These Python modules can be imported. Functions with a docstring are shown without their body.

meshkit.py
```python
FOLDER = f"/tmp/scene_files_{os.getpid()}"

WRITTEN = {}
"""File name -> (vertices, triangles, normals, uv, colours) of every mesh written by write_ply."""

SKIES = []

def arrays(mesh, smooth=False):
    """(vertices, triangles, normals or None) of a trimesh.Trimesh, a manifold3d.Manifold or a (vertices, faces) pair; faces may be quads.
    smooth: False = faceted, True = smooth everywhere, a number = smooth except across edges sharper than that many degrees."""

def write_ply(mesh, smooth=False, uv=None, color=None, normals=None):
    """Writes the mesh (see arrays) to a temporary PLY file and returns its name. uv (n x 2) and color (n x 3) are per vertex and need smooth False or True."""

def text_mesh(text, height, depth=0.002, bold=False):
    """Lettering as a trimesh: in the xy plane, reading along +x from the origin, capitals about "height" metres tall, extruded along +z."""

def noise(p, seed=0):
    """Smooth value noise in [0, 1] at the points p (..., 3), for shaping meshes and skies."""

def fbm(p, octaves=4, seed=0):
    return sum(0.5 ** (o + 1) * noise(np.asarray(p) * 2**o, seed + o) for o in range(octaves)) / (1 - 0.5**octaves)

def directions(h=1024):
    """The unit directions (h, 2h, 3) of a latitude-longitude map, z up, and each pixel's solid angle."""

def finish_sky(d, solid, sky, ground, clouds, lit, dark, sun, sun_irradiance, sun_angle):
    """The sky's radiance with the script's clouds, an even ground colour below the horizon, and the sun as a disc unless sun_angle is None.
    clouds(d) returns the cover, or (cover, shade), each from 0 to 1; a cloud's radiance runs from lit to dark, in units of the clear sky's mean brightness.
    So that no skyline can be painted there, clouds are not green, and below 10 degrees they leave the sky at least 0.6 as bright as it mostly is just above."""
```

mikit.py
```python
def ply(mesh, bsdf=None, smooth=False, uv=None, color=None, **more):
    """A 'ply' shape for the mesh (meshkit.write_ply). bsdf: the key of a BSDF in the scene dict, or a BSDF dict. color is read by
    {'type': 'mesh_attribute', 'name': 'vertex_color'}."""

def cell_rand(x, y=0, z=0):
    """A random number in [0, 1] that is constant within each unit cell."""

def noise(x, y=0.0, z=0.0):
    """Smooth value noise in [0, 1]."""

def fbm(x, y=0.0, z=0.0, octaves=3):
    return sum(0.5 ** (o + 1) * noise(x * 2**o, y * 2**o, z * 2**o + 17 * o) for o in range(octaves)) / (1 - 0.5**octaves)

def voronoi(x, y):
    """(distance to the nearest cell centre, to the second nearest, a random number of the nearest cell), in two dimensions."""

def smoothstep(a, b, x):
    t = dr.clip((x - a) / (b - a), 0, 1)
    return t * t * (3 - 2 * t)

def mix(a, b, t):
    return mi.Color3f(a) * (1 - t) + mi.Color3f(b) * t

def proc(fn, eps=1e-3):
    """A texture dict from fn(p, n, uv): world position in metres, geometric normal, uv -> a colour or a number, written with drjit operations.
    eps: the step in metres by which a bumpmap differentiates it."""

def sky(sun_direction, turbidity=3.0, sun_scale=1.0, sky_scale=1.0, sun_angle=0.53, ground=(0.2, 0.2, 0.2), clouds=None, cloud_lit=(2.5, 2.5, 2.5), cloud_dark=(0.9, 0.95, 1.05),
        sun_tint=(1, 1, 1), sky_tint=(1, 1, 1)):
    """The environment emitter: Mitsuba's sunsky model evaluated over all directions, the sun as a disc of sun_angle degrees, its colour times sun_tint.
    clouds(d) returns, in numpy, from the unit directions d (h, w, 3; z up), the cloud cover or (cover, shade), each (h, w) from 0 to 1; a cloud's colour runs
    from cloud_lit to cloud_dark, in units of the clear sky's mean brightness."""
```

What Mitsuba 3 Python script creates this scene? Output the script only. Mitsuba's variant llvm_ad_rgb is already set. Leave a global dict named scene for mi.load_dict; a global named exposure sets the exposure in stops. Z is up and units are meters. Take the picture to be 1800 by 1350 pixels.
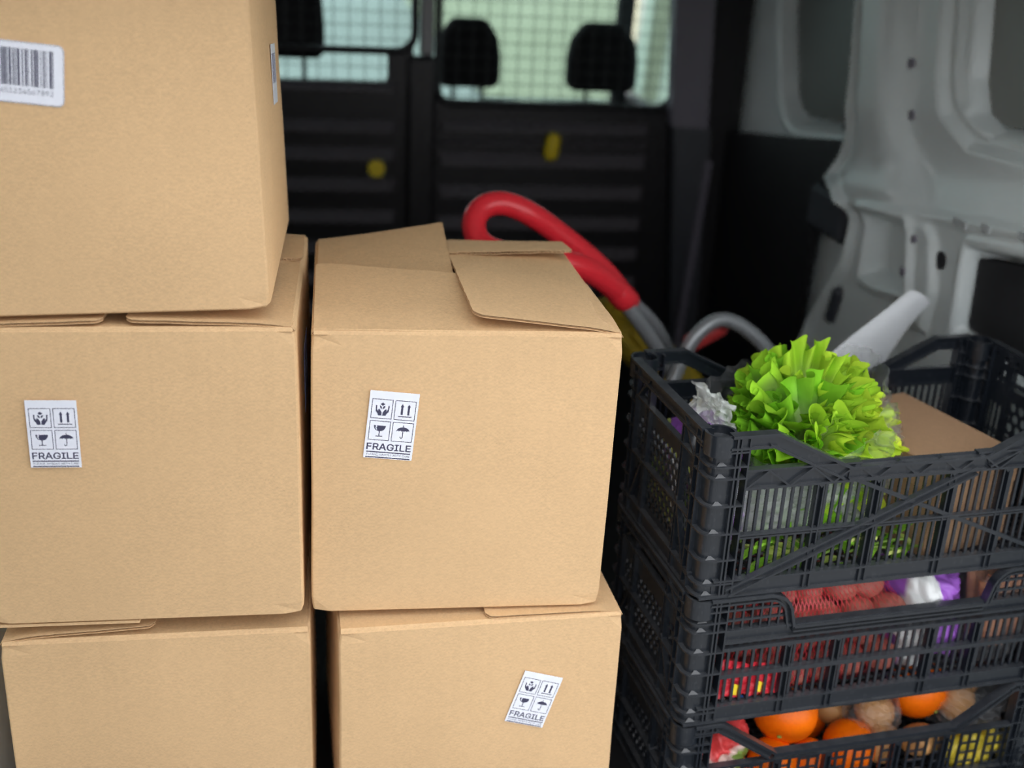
import math, random
import numpy as np, trimesh, shapely
import shapely.geometry as sg
import shapely.affinity as sa
import manifold3d as m3
import drjit as dr
import mitsuba as mi
import mikit, meshkit
from mikit import noise as N3, fbm as F3, smoothstep, mix

T = mi.ScalarTransform4f
PI = math.pi
scene, labels = {}, {}
rng = np.random.default_rng(7)

# ------------------------------------------------------------------ camera, sky, exposure
FPX = 2049.68
psi, th, ro = (math.radians(a) for a in (9.1404, 21.8188, -2.8665))
EYE = np.array([0.0, 0.0, 1.312])
fwd = np.array([math.sin(psi) * math.cos(th), math.cos(psi) * math.cos(th), -math.sin(th)])
rgt = np.array([math.cos(psi), -math.sin(psi), 0.0])
upv = np.cross(rgt, fwd)
up2 = upv * math.cos(ro) + rgt * math.sin(ro)
FOCUS = float((np.array([0.12, 1.38, 0.62]) - EYE) @ fwd)
scene['camera'] = {'type': 'thinlens', 'fov': math.degrees(2 * math.atan(900 / FPX)), 'fov_axis': 'x',
                   'aperture_radius': 0.0085, 'focus_distance': FOCUS, 'near_clip': 0.05, 'far_clip': 300.0,
                   'to_world': T().look_at(origin=EYE.tolist(), target=(EYE + fwd).tolist(), up=up2.tolist())}


def cloud_cover(d):
    n = meshkit.fbm(d * 2.2 + 4.0, 3)
    return np.ones(d.shape[:2]), np.clip((n - 0.45) * 1.6, 0, 1) * 0.5


scene['sky'] = mikit.sky((0.5, -0.6, 0.75), turbidity=4.0, sun_scale=0.0, clouds=cloud_cover,
                         cloud_lit=(2.0, 2.03, 2.08), cloud_dark=(1.3, 1.36, 1.45), ground=(0.22, 0.22, 0.21))
exposure = 3.62

# ------------------------------------------------------------------ helpers


def key_for(name, parent=None):
    base = f'{parent}__{name}' if parent else name
    if base not in scene and base not in labels and base not in _taken:
        _taken.add(base)
        return base
    i = 1
    while f'{base}_{i:03d}' in _taken or f'{base}_{i:03d}' in scene:
        i += 1
    k = f'{base}_{i:03d}'
    _taken.add(k)
    return k


_taken = set()


def thing(name, label, cat, group=None):
    k = key_for(name)
    labels[k] = {'label': label, 'category': cat}
    if group:
        labels[k]['group'] = group
    return k


def obj(name, mesh, mat, parent=None, smooth=False, label=None, cat=None, group=None, kind=None, xf=None, color=None):
    k = key_for(name, parent)
    if xf is not None and not hasattr(mesh, 'to_mesh'):
        mesh = mesh.copy()
        mesh.apply_transform(xf)
    elif xf is not None:
        mesh = mesh.transform(np.asarray(xf)[:3, :4])
    scene[k] = mikit.ply(mesh, mat, smooth=smooth, color=color)
    d = {}
    if label: d['label'] = label
    if cat: d['category'] = cat
    if group: d['group'] = group
    if kind: d['kind'] = kind
    if d: labels[k] = d
    return k


def cat_mesh(ms):
    return trimesh.util.concatenate([m for m in ms if m is not None])


def box(lo, hi):
    lo, hi = np.minimum(lo, hi), np.maximum(lo, hi)
    m = trimesh.creation.box(extents=hi - lo)
    m.apply_translation((lo + hi) / 2)
    return m


def hull(pts):
    return trimesh.convex.convex_hull(np.asarray(pts, float))


def cbox(lo, hi, c=0.004):
    lo, hi = np.minimum(np.asarray(lo, float), hi), np.maximum(np.asarray(lo, float), hi)
    c = min(c, 0.45 * float((hi - lo).min()))
    P = []
    for sx in (0, 1):
        for sy in (0, 1):
            for sz in (0, 1):
                p = np.array([hi[0] if sx else lo[0], hi[1] if sy else lo[1], hi[2] if sz else lo[2]])
                s = np.array([-1 if sx else 1, -1 if sy else 1, -1 if sz else 1]) * c
                for k in range(3):
                    q = p + s
                    q[k] = p[k]
                    P.append(q)
    return hull(P)


def ball_hull(pts, rs, sub=2):
    P = []
    ico = trimesh.creation.icosphere(subdivisions=sub).vertices
    for p, r in zip(pts, np.broadcast_to(rs, len(pts))):
        P.append(ico * r + np.asarray(p))
    return hull(np.vstack(P))


def bar(p, q, w, t, n):
    """Bar from p to q, w wide in the plane perpendicular to n, t thick along n (from the line towards +n)."""
    p, q, n = (np.asarray(v, float) for v in (p, q, n))
    d = q - p
    d /= np.linalg.norm(d)
    n = n / np.linalg.norm(n)
    s = np.cross(n, d)
    P = [a + s * sw * w / 2 + n * tt for a in (p, q) for sw in (-1, 1) for tt in (0, t)]
    f = np.array([[0, 2, 3], [0, 3, 1], [4, 5, 7], [4, 7, 6], [0, 1, 5], [0, 5, 4], [2, 6, 7], [2, 7, 3], [0, 4, 6], [0, 6, 2], [1, 3, 7], [1, 7, 5]])
    m = trimesh.Trimesh(np.array(P), f, process=False)
    if m.volume < 0:
        m.invert()
    return m


def tube(path, r, seg=14, closed=False):
    path = np.asarray(path, float)
    n = len(path)
    r = np.broadcast_to(r, n)
    tang = np.gradient(path, axis=0)
    if closed:
        tang = np.roll(path, -1, 0) - np.roll(path, 1, 0)
    tang /= np.linalg.norm(tang, axis=1, keepdims=True)
    a = np.cross(tang[0], [0.31, 0.2, 0.93])
    a /= np.linalg.norm(a)
    V = []
    for i in range(n):
        a = a - tang[i] * (a @ tang[i])
        a /= np.linalg.norm(a)
        b = np.cross(tang[i], a)
        ang = np.arange(seg) * 2 * PI / seg
        V.append(path[i] + r[i] * (np.cos(ang)[:, None] * a + np.sin(ang)[:, None] * b))
    V = np.vstack(V)
    F = []
    m = n if closed else n - 1
    for i in range(m):
        j = (i + 1) % n
        for k in range(seg):
            l = (k + 1) % seg
            F += [[i * seg + k, i * seg + l, j * seg + l], [i * seg + k, j * seg + l, j * seg + k]]
    if not closed:
        V = np.vstack([V, path[:1], path[-1:]])
        c0, c1 = n * seg, n * seg + 1
        for k in range(seg):
            l = (k + 1) % seg
            F += [[c0, l, k], [c1, (n - 1) * seg + k, (n - 1) * seg + l]]
    return trimesh.Trimesh(V, np.array(F), process=False)


def spline(pts, n=40):
    from scipy.interpolate import CubicSpline
    pts = np.asarray(pts, float)
    s = np.r_[0, np.cumsum(np.linalg.norm(np.diff(pts, axis=0), axis=1))]
    return CubicSpline(s, pts)(np.linspace(0, s[-1], n))


def extr(poly, h, z0=0.0):
    """shapely polygon(s) extruded along +z."""
    gs = [g for g in getattr(poly, 'geoms', [poly]) if g.geom_type == 'Polygon' and g.area > 1e-12]
    m = cat_mesh([trimesh.creation.extrude_polygon(g, h, engine='earcut') for g in gs])
    m.apply_translation([0, 0, z0])
    return m


XZ = np.array([[1, 0, 0, 0], [0, 0, -1, 0], [0, 1, 0, 0], [0, 0, 0, 1.0]])      # (u, v, w) -> (u, -w, v): drawn on a front face, growing towards -y
YZ = np.array([[0, 0, 1, 0], [1, 0, 0, 0], [0, 1, 0, 0], [0, 0, 0, 1.0]])       # (u, v, w) -> (w, u, v)


def rotmat(y, p, r, loc):
    y, p, r = (math.radians(a) for a in (y, p, r))
    cy, sy, cp, sp, cr, sr = math.cos(y), math.sin(y), math.cos(p), math.sin(p), math.cos(r), math.sin(r)
    M = np.eye(4)
    M[:3, :3] = np.array([[cy, -sy, 0], [sy, cy, 0], [0, 0, 1]]) @ np.array([[1, 0, 0], [0, cp, -sp], [0, sp, cp]]) @ np.array([[cr, 0, sr], [0, 1, 0], [-sr, 0, cr]])
    M[:3, 3] = loc
    return M


def grid_mesh(P, flip=False):
    """P (a, b, 3) -> mesh."""
    a, b = P.shape[:2]
    i = np.arange(a * b).reshape(a, b)
    q = np.stack([i[:-1, :-1], i[1:, :-1], i[1:, 1:], i[:-1, 1:]], -1).reshape(-1, 4)
    if flip:
        q = q[:, ::-1]
    f = np.vstack([q[:, [0, 1, 2]], q[:, [0, 2, 3]]])
    return trimesh.Trimesh(P.reshape(-1, 3), f, process=False)


def slab_mesh(Pt, Pb):
    """Closed sheet between two grids."""
    a, b = Pt.shape[:2]
    n = a * b
    top = grid_mesh(Pt)
    bot = grid_mesh(Pb, True)
    i = np.arange(n).reshape(a, b)
    rim = np.r_[i[0, :], i[1:, -1], i[-1, -2::-1], i[-2:0:-1, 0]]
    nx = np.roll(rim, -1)
    f = np.vstack([np.stack([rim, nx, nx + n], 1), np.stack([rim, nx + n, rim + n], 1)])
    m = trimesh.Trimesh(np.vstack([top.vertices, bot.vertices]), np.vstack([top.faces, bot.faces + n, f[:, ::-1]]), process=False)
    if m.volume < 0:
        m.invert()
    return m


def poly_sdf(Y, Z, poly):
    """signed distance (negative inside) of grid points to a polygon."""
    p = sg.Polygon(poly)
    pts = shapely.points(Y.ravel(), Z.ravel())
    d = shapely.distance(p.boundary, pts)
    ins = shapely.contains_xy(p, Y.ravel(), Z.ravel())
    return np.where(ins, -d, d).reshape(Y.shape)


def sstep(a, b, x):
    t = np.clip((x - a) / (b - a), 0, 1)
    return t * t * (3 - 2 * t)


# ------------------------------------------------------------------ materials
def mat(name, d, two=True):
    scene[name] = {'type': 'twosided', 'b': d} if two else d
    return name


def rgb(c):
    return {'type': 'rgb', 'value': list(c)} if isinstance(c, (tuple, list)) else c


def prin(name, c, rough=0.5, spec=0.5, metallic=0.0, **k):
    return mat(name, {'type': 'principled', 'base_color': rgb(c), 'roughness': rough, 'specular': spec, 'metallic': metallic, **k})


def kraft_fn(base):
    def f(p, n, uv):
        a = N3(p.x * 330, p.y * 330, p.z * 420)
        b = N3(p.x * 900, p.y * 900, p.z * 1500)
        flute = N3(p.x * 160, p.y * 160, p.z * 2.5)
        c = F3(p.x * 9, p.y * 9, p.z * 7)
        fleck = smoothstep(0.86, 0.93, N3(p.x * 520 + 31, p.y * 520, p.z * 640))
        k = 1.0 + (a - 0.5) * 0.13 + (b - 0.5) * 0.10 + (flute - 0.5) * 0.03 + (c - 0.5) * 0.12 - fleck * 0.10
        return mi.Color3f(base) * k
    return mikit.proc(f)


prin('kraft', kraft_fn((0.60, 0.403, 0.219)), 0.75, 0.25)
prin('kraft_core', kraft_fn((0.50, 0.335, 0.19)), 0.9, 0.1)
prin('brown_board', kraft_fn((0.40, 0.245, 0.145)), 0.8, 0.2)
prin('sticker_white', (0.74, 0.76, 0.83), 0.35, 0.5)
prin('sticker_blue', (0.35, 0.38, 0.62), 0.35, 0.5)
prin('ink', (0.045, 0.045, 0.085), 0.5, 0.4)
prin('ink_grey', (0.22, 0.22, 0.32), 0.5, 0.4)


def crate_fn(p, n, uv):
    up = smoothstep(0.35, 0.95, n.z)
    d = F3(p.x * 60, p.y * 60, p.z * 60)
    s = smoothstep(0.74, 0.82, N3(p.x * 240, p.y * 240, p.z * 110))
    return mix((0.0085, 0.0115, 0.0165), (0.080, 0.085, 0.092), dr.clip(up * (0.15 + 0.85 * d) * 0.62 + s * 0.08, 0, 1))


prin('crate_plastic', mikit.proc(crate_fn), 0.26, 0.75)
prin('white_paint', (0.63, 0.685, 0.69), 0.32, 0.5, clearcoat=0.3, clearcoat_gloss=0.9)
prin('outer_paint', (0.70, 0.72, 0.74), 0.3, 0.5)
prin('mark_grey', (0.40, 0.43, 0.44), 0.5, 0.4)
prin('grey_board', (0.20, 0.215, 0.20), 0.45, 0.5)
prin('dark_board', (0.10, 0.105, 0.095), 0.4, 0.5)
prin('black_trim', (0.010, 0.010, 0.012), 0.55, 0.35)
prin('black_paint', (0.009, 0.009, 0.011), 0.42, 0.4)
prin('rib_paint', (0.095, 0.088, 0.10), 0.42, 0.5)
prin('grey_trim', (0.15, 0.14, 0.175), 0.5, 0.4)
prin('blue_grey_trim', (0.035, 0.04, 0.05), 0.5, 0.4)
prin('post_grey', (0.28, 0.28, 0.29), 0.4, 0.5)
prin('wire_steel', (0.05, 0.055, 0.055), 0.35, 0.5)
prin('fabric_black', (0.012, 0.012, 0.013), 0.9, 0.2)
prin('yellow_plastic', (0.80, 0.60, 0.02), 0.45, 0.5)
prin('red_grip', (0.80, 0.030, 0.045), 0.28, 0.5)
prin('steel_grey', (0.30, 0.32, 0.34), 0.32, 0.6, metallic=0.35)
prin('red_dull', (0.42, 0.03, 0.03), 0.4, 0.5)
prin('rubber', (0.02, 0.02, 0.02), 0.8, 0.2)
prin('white_sheet', (0.86, 0.89, 0.93), 0.6, 0.3)
prin('asphalt', mikit.proc(lambda p, n, uv: mix((0.16, 0.16, 0.16), (0.30, 0.30, 0.29), F3(p.x * 3, p.y * 3, 0.0))), 0.9, 0.2)
prin('pale_paving', (0.31, 0.325, 0.31), 0.8, 0.2)


def yellow_sack_fn(p, n, uv):
    w = smoothstep(0.35, 0.65, F3(p.x * 14, p.y * 14, p.z * 14))
    return mix((0.46, 0.32, 0.012), (0.27, 0.20, 0.018), w)


prin('yellow_cloth', mikit.proc(yellow_sack_fn), 0.7, 0.3)
for nm, c, tr in (('lettuce_green', None, None),):
    scene['lettuce_leaf'] = {'type': 'principledthin', 'base_color': {'type': 'mesh_attribute', 'name': 'vertex_color'}, 'roughness': 0.38, 'spec_trans': 0.0, 'diff_trans': 0.32, 'eta': 1.4}
scene['herb_leaf'] = {'type': 'principledthin', 'base_color': rgb((0.32, 0.66, 0.06)), 'roughness': 0.4, 'spec_trans': 0.0, 'diff_trans': 0.6, 'eta': 1.4}
scene['pale_stem'] = {'type': 'principledthin', 'base_color': rgb((0.66, 0.76, 0.22)), 'roughness': 0.4, 'spec_trans': 0.0, 'diff_trans': 0.5, 'eta': 1.4}
prin('stem_green', (0.22, 0.36, 0.06), 0.45, 0.4)
prin('painted', {'type': 'mesh_attribute', 'name': 'vertex_color'}, 0.35, 0.5)
scene['film'] = {'type': 'blendbsdf', 'weight': 0.05, 'a': {'type': 'thindielectric', 'int_ior': 1.45},
                 'b': {'type': 'twosided', 'x': {'type': 'principled', 'base_color': rgb((0.85, 0.88, 0.92)), 'roughness': 0.22, 'specular': 0.8}}}
scene['frosted_film'] = {'type': 'blendbsdf', 'weight': 0.55, 'a': {'type': 'thindielectric', 'int_ior': 1.45},
                         'b': {'type': 'principledthin', 'base_color': rgb((0.84, 0.88, 0.86)), 'roughness': 0.3, 'spec_trans': 0.0, 'diff_trans': 0.6, 'eta': 1.4}}
scene['windscreen_glass'] = {'type': 'thindielectric', 'int_ior': 1.5, 'specular_transmittance': rgb((0.68, 0.80, 0.79))}


def orange_fn(p, n, uv):
    return mix((0.86, 0.135, 0.001), (0.92, 0.185, 0.002), F3(p.x * 30, p.y * 30, p.z * 30)) * (1.0 - 0.10 * smoothstep(0.62, 0.75, N3(p.x * 420, p.y * 420, p.z * 420)))


mat('orange_skin', {'type': 'principled', 'base_color': mikit.proc(orange_fn), 'roughness': 0.38, 'specular': 0.3})


def potato_fn(p, n, uv):
    return mix((0.30, 0.070, 0.062), (0.50, 0.18, 0.125), F3(p.x * 45, p.y * 45, p.z * 45)) * (1.0 - 0.25 * smoothstep(0.7, 0.85, N3(p.x * 160, p.y * 160, p.z * 160)))


prin('red_potato', mikit.proc(potato_fn), 0.5, 0.4)
prin('red_net', (0.55, 0.02, 0.035), 0.35, 0.5)


def brown_fn(p, n, uv):
    return mix((0.40, 0.185, 0.060), (0.56, 0.30, 0.11), F3(p.x * 40, p.y * 40, p.z * 40))


prin('brown_skin', mikit.proc(brown_fn), 0.5, 0.4)
prin('carrot_skin', mikit.proc(lambda p, n, uv: mix((0.50, 0.20, 0.09), (0.62, 0.31, 0.17), F3(p.x * 60, p.y * 60, p.z * 60))), 0.5, 0.4)
prin('lemon_skin', mikit.proc(lambda p, n, uv: mix((0.70, 0.50, 0.02), (0.62, 0.52, 0.06), F3(p.x * 40, p.y * 40, p.z * 40))), 0.4, 0.5)
prin('grass', mikit.proc(lambda p, n, uv: mix((0.36, 0.36, 0.25), (0.50, 0.49, 0.36), F3(p.x * 1.3, p.y * 1.3, p.z * 2))), 0.9, 0.2)

# ------------------------------------------------------------------ the van: shell and the ground outside


def struct(name, mesh, m, **k):
    return obj(name, mesh, m, kind='structure', **k)


struct('door_4', cat_mesh([hull([(x, y, z) for (x, y) in ((-0.73, 1.14), (-0.66, 1.14), (-0.36, 0.30), (-0.43, 0.28)) for z in (-0.05, 1.38)])]), 'black_trim', label='left rear door of the van standing open')
struct('ground', box((-40, -25, -0.70), (40, 60, -0.58)), 'asphalt', label='grey asphalt that the van stands on')
fl = struct('floor', box((-0.66, 1.16, -0.06), (1.30, 5.2, -0.001)), 'black_trim', label='black load floor of the van')
struct('ceiling', box((-0.66, 1.22, 1.335), (1.32, 4.40, 1.40)), 'white_paint', label='roof of the van above the load')
struct('wall_left', cat_mesh([box((-0.70, 1.20, -0.05), (-0.62, 3.70, 1.40)), cbox((-0.625, 1.22, 0.0), (-0.500, 2.6, 0.36), 0.03)]), 'white_paint', label='left inner side of the van behind the boxes')

# right side: pressed sheet-metal as a height field over (y, z); x grows outwards
Ys, Zs = np.linspace(1.24, 3.66, 360), np.linspace(-0.02, 1.36, 210)
Y, Z = np.meshgrid(Ys, Zs, indexing='ij')
edge_pts = [(2.66, 1.40), (2.64, 1.18), (2.612, 1.02), (2.604, 0.884), (2.688, 0.752), (2.55, 0.745), (2.49, 0.72), (2.51, 0.60), (2.65, 0.41), (2.70, 0.31), (2.74, -0.05), (1.0, -0.05), (1.0, 1.40)]
quarter = poly_sdf(Y, Z, edge_pts)
wo = poly_sdf(Y, Z, [(2.31, 1.42), (2.225, 1.06), (2.19, 0.99), (2.10, 0.945), (1.9, 0.955), (1.0, 1.02), (1.0, 1.42)])
wi = poly_sdf(Y, Z, [(2.225, 1.42), (2.155, 1.06), (2.12, 1.0), (2.05, 0.972), (1.9, 0.988), (1.0, 1.06), (1.0, 1.42)])
dep = np.zeros_like(Y)
dep += 0.030 * sstep(0.012, -0.018, wo) - 0.014 * np.exp(-((wo + 0.030) / 0.014) ** 2) + 0.045 * sstep(0.012, -0.02, wi)
pc = 2.405 + 0.22 * (Z - 0.85)
flare = 0.105 + 0.16 * sstep(0.95, 0.70, Z)
dep -= 0.045 * np.exp(-((Y - pc) / flare) ** 4) * sstep(0.70, 0.80, Z + 0.15 * (Y - 2.41))
cr = Z - (0.753 + (2.411 - Y) * 0.153)
dep += 0.020 * sstep(0.0, 0.10, cr) * sstep(0.22, 0.10, cr) - 0.012 * np.exp(-(cr / 0.012) ** 2)
r1 = poly_sdf(Y, Z, [(2.40, 0.735), (2.36, 0.745), (2.205, 0.762), (2.165, 0.63), (2.33, 0.60), (2.40, 0.60)])
dep += 0.040 * sstep(0.010, -0.022, r1) - 0.014 * np.exp(-((r1 - 0.012) / 0.012) ** 2)
r2 = poly_sdf(Y, Z, [(2.20, 0.772), (2.14, 0.782), (2.11, 0.76), (2.075, 0.66), (2.085, 0.57), (2.16, 0.56), (2.19, 0.63)])
dep -= 0.016 * sstep(0.008, -0.012, r2)
bl = poly_sdf(Y, Z, [(1.985, 0.772), (1.0, 0.93), (1.0, 0.60), (1.975, 0.612)])
dep += 0.07 * sstep(0.004, -0.012, bl) - 0.012 * np.exp(-((bl - 0.016) / 0.012) ** 2)
dep -= 0.020 * np.exp(-((quarter + 0.016) / 0.013) ** 2)
# the sliding door behind it
dw = poly_sdf(Y, Z, [(3.30, 1.42), (3.24, 1.10), (3.15, 0.89), (3.10, 0.845), (3.03, 0.83), (2.60, 0.885), (2.60, 1.42)])
ddep = 0.055 + 0.05 * sstep(0.015, -0.02, dw) - 0.012 * np.exp(-((dw - 0.03) / 0.02) ** 2)
cell = lambda Q: (Q[:-1, :-1] + Q[1:, :-1] + Q[1:, 1:] + Q[:-1, 1:]) / 4


def field(mask, depth, x0=1.18):
    P = np.stack([x0 + depth, Y, Z], -1)
    m = grid_mesh(P)
    keep = np.tile(mask.reshape(-1), 2)
    m.update_faces(keep)
    m.remove_unreferenced_vertices()
    return m


qm = cell(quarter) < 0.004
inner = field(qm, dep)
outer = box((1.31, 1.20, -0.10), (1.33, 3.75, 1.40))
wr = struct('wall_right', cat_mesh([inner, outer, box((1.18, 1.225, -0.05), (1.33, 1.25, 1.40))]), 'white_paint', smooth=40, label='white painted inner side of the van beside the crates')
struct('door_1', field(cell(quarter) > -0.03, ddep), 'white_paint', smooth=40, label='inside of the white sliding side door')
# rim that closes the gap at the pillar edge
rim_path = np.array([(1.175, a, b) for a, b in edge_pts[:11]])
obj('door_seal', tube(spline(rim_path[:4] + [0.018, 0.022, 0], 50), 0.015, 8), 'black_trim', wr, smooth=True, label='black rubber door seal')
for (a, b, r) in ((2.268, 0.722, 0.014), (2.081, 0.722, 0.018), (2.168, 0.742, 0.008), (2.172, 0.672, 0.010), (2.185, 0.640, 0.010), (2.33, 1.07, 0.010), (2.30, 0.97, 0.010)):
    depth_here = float(dep[np.abs(Ys - a).argmin(), np.abs(Zs - b).argmin()])
    m = trimesh.creation.cylinder(radius=r, height=0.008, sections=20)
    m.apply_transform(trimesh.transformations.rotation_matrix(PI / 2, [0, 1, 0]))
    m.apply_translation([1.18 + depth_here, a, b])
    obj('plug', m, 'black_trim' if r > 0.012 else 'grey_trim', wr, smooth=30)
m = ball_hull([(1.176, 2.505, 0.52), (1.176, 2.525, 0.455)], 0.016)
obj('plug', m, 'blue_grey_trim', wr, smooth=30)
m = extr(sg.Polygon([(1.978, 0.762), (1.27, 0.878), (1.27, 0.612), (1.968, 0.620)]).buffer(-0.014).buffer(0.010, 5), 0.03)
m.apply_transform(YZ)
m.apply_translation([1.194, 0, 0])
obj('access_panel', m, 'black_trim', wr, label='black plastic cover in a rounded opening')
for (a, b, l) in ((2.02, 0.812, 0.05), (1.93, 0.825, 0.03), (1.80, 0.842, 0.05)):
    obj('spot_mark', cbox((1.166, a - l / 2, b - 0.007), (1.171, a + l / 2, b + 0.007), 0.001), 'mark_grey', wr)
def blank(poly, x):
    m = extr(sg.Polygon(poly).buffer(-0.012).buffer(0.006), 0.012)
    m.apply_transform(YZ)
    m.apply_translation([x, 0, 0])
    return m


obj('window_blank', blank([(2.205, 1.36), (2.140, 1.06), (2.105, 1.0), (2.045, 0.985), (1.9, 1.0), (1.26, 1.06), (1.26, 1.36)], 1.238), 'grey_board', wr, label='grey panel in the window recess')
obj('window_blank', blank([(3.28, 1.36), (3.22, 1.10), (3.13, 0.89), (3.08, 0.855), (3.02, 0.845), (2.68, 0.885), (2.70, 1.36)], 1.262), 'dark_board', 'door_1', label='dark grey panel in the door window recess')
# black lining of the door's lower half
lining = sg.Polygon([(3.66, 0.70), (3.34, 0.752), (3.0, 0.80), (2.61, 0.862), (2.69, 0.75), (2.56, 0.742), (2.50, 0.717), (2.54, 0.64), (2.75, 0.612), (2.775, 0.30), (2.80, 0.0), (3.66, 0.0)]).buffer(0.01).buffer(-0.01)
m = extr(lining, 0.02)
m.apply_transform(YZ)
m.apply_translation([1.195, 0, 0])
tr = struct('trim_1', m, 'black_trim', label='black lining on the lower half of the side door')
m = cbox((1.165, 2.53, 0.63), (1.20, 2.74, 0.735), 0.012)
obj('door_latch', m, 'blue_grey_trim', tr)
# pillar covering beside the partition
p1 = [(1.005, 3.56, 1.33), (1.125, 3.52, 1.33), (1.125, 3.52, 0.735), (1.02, 3.56, 0.735)]
struct('trim_2', hull([np.array(p) + d for p in [(0.985, 3.52, 1.33), (1.10, 3.49, 1.33), (1.13, 3.49, 0.735), (1.025, 3.52, 0.735)] for d in ((0, 0, 0), (0, 0.06, 0))]), 'grey_trim', label='grey upper pillar cover beside the partition')
t3 = struct('trim_3', hull([np.array(p) + d for p in [(1.03, 3.515, 0.735), (1.14, 3.49, 0.735), (1.165, 3.49, 0.0), (1.09, 3.515, 0.0)] for d in ((0, 0, 0), (0, 0.06, 0))]), 'blue_grey_trim', label='dark lower pillar cover beside the partition')
obj('edge_strip', bar((1.14, 3.485, 0.64), (1.10, 3.485, 0.02), 0.022, 0.01, (0, -1, 0)), 'grey_trim', t3, label='lighter grey strip')
struct('trim_4', box((1.12, 3.50, -0.02), (1.315, 3.64, 1.34)), 'black_trim', label='black edge of the pillar beside the side door')

# ------------------------------------------------------------------ the partition behind the load
PY = 3.60
part = thing('partition', 'black cargo partition with wire mesh windows across the back of the load space', 'partition')


def rrect(x0, z0, x1, z1, r):
    return sg.box(x0 + r, z0 + r, x1 - r, z1 - r).buffer(r, 6)


plate = sg.Polygon([(-0.62, 0), (1.16, 0), (1.12, 0.8), (1.06, 1.33), (-0.62, 1.33)])
openings = [rrect(-0.52, 0.935, 0.226, 1.40, 0.05), rrect(-0.40, 0.832, 0.155, 0.922, 0.02), rrect(0.312, 0.787, 1.032, 1.40, 0.04), sg.box(0.232, 0.80, 0.305, 1.40)]
for o in openings:
    plate = plate.difference(o)
m = extr(plate, 0.015)
m.apply_transform(XZ)
m.apply_translation([0, PY + 0.015, 0])
obj('panel', m, 'black_paint', part)
obj('centre_post', cat_mesh([cbox((0.25, PY - 0.012, 0.915), (0.292, PY + 0.02, 1.33), 0.006)]), 'post_grey', part, label='pale grey upper length of the centre post')
obj('lower_post', cbox((0.215, PY - 0.03, 0.0), (0.30, PY + 0.012, 0.915), 0.01), 'black_paint', part)
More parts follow.
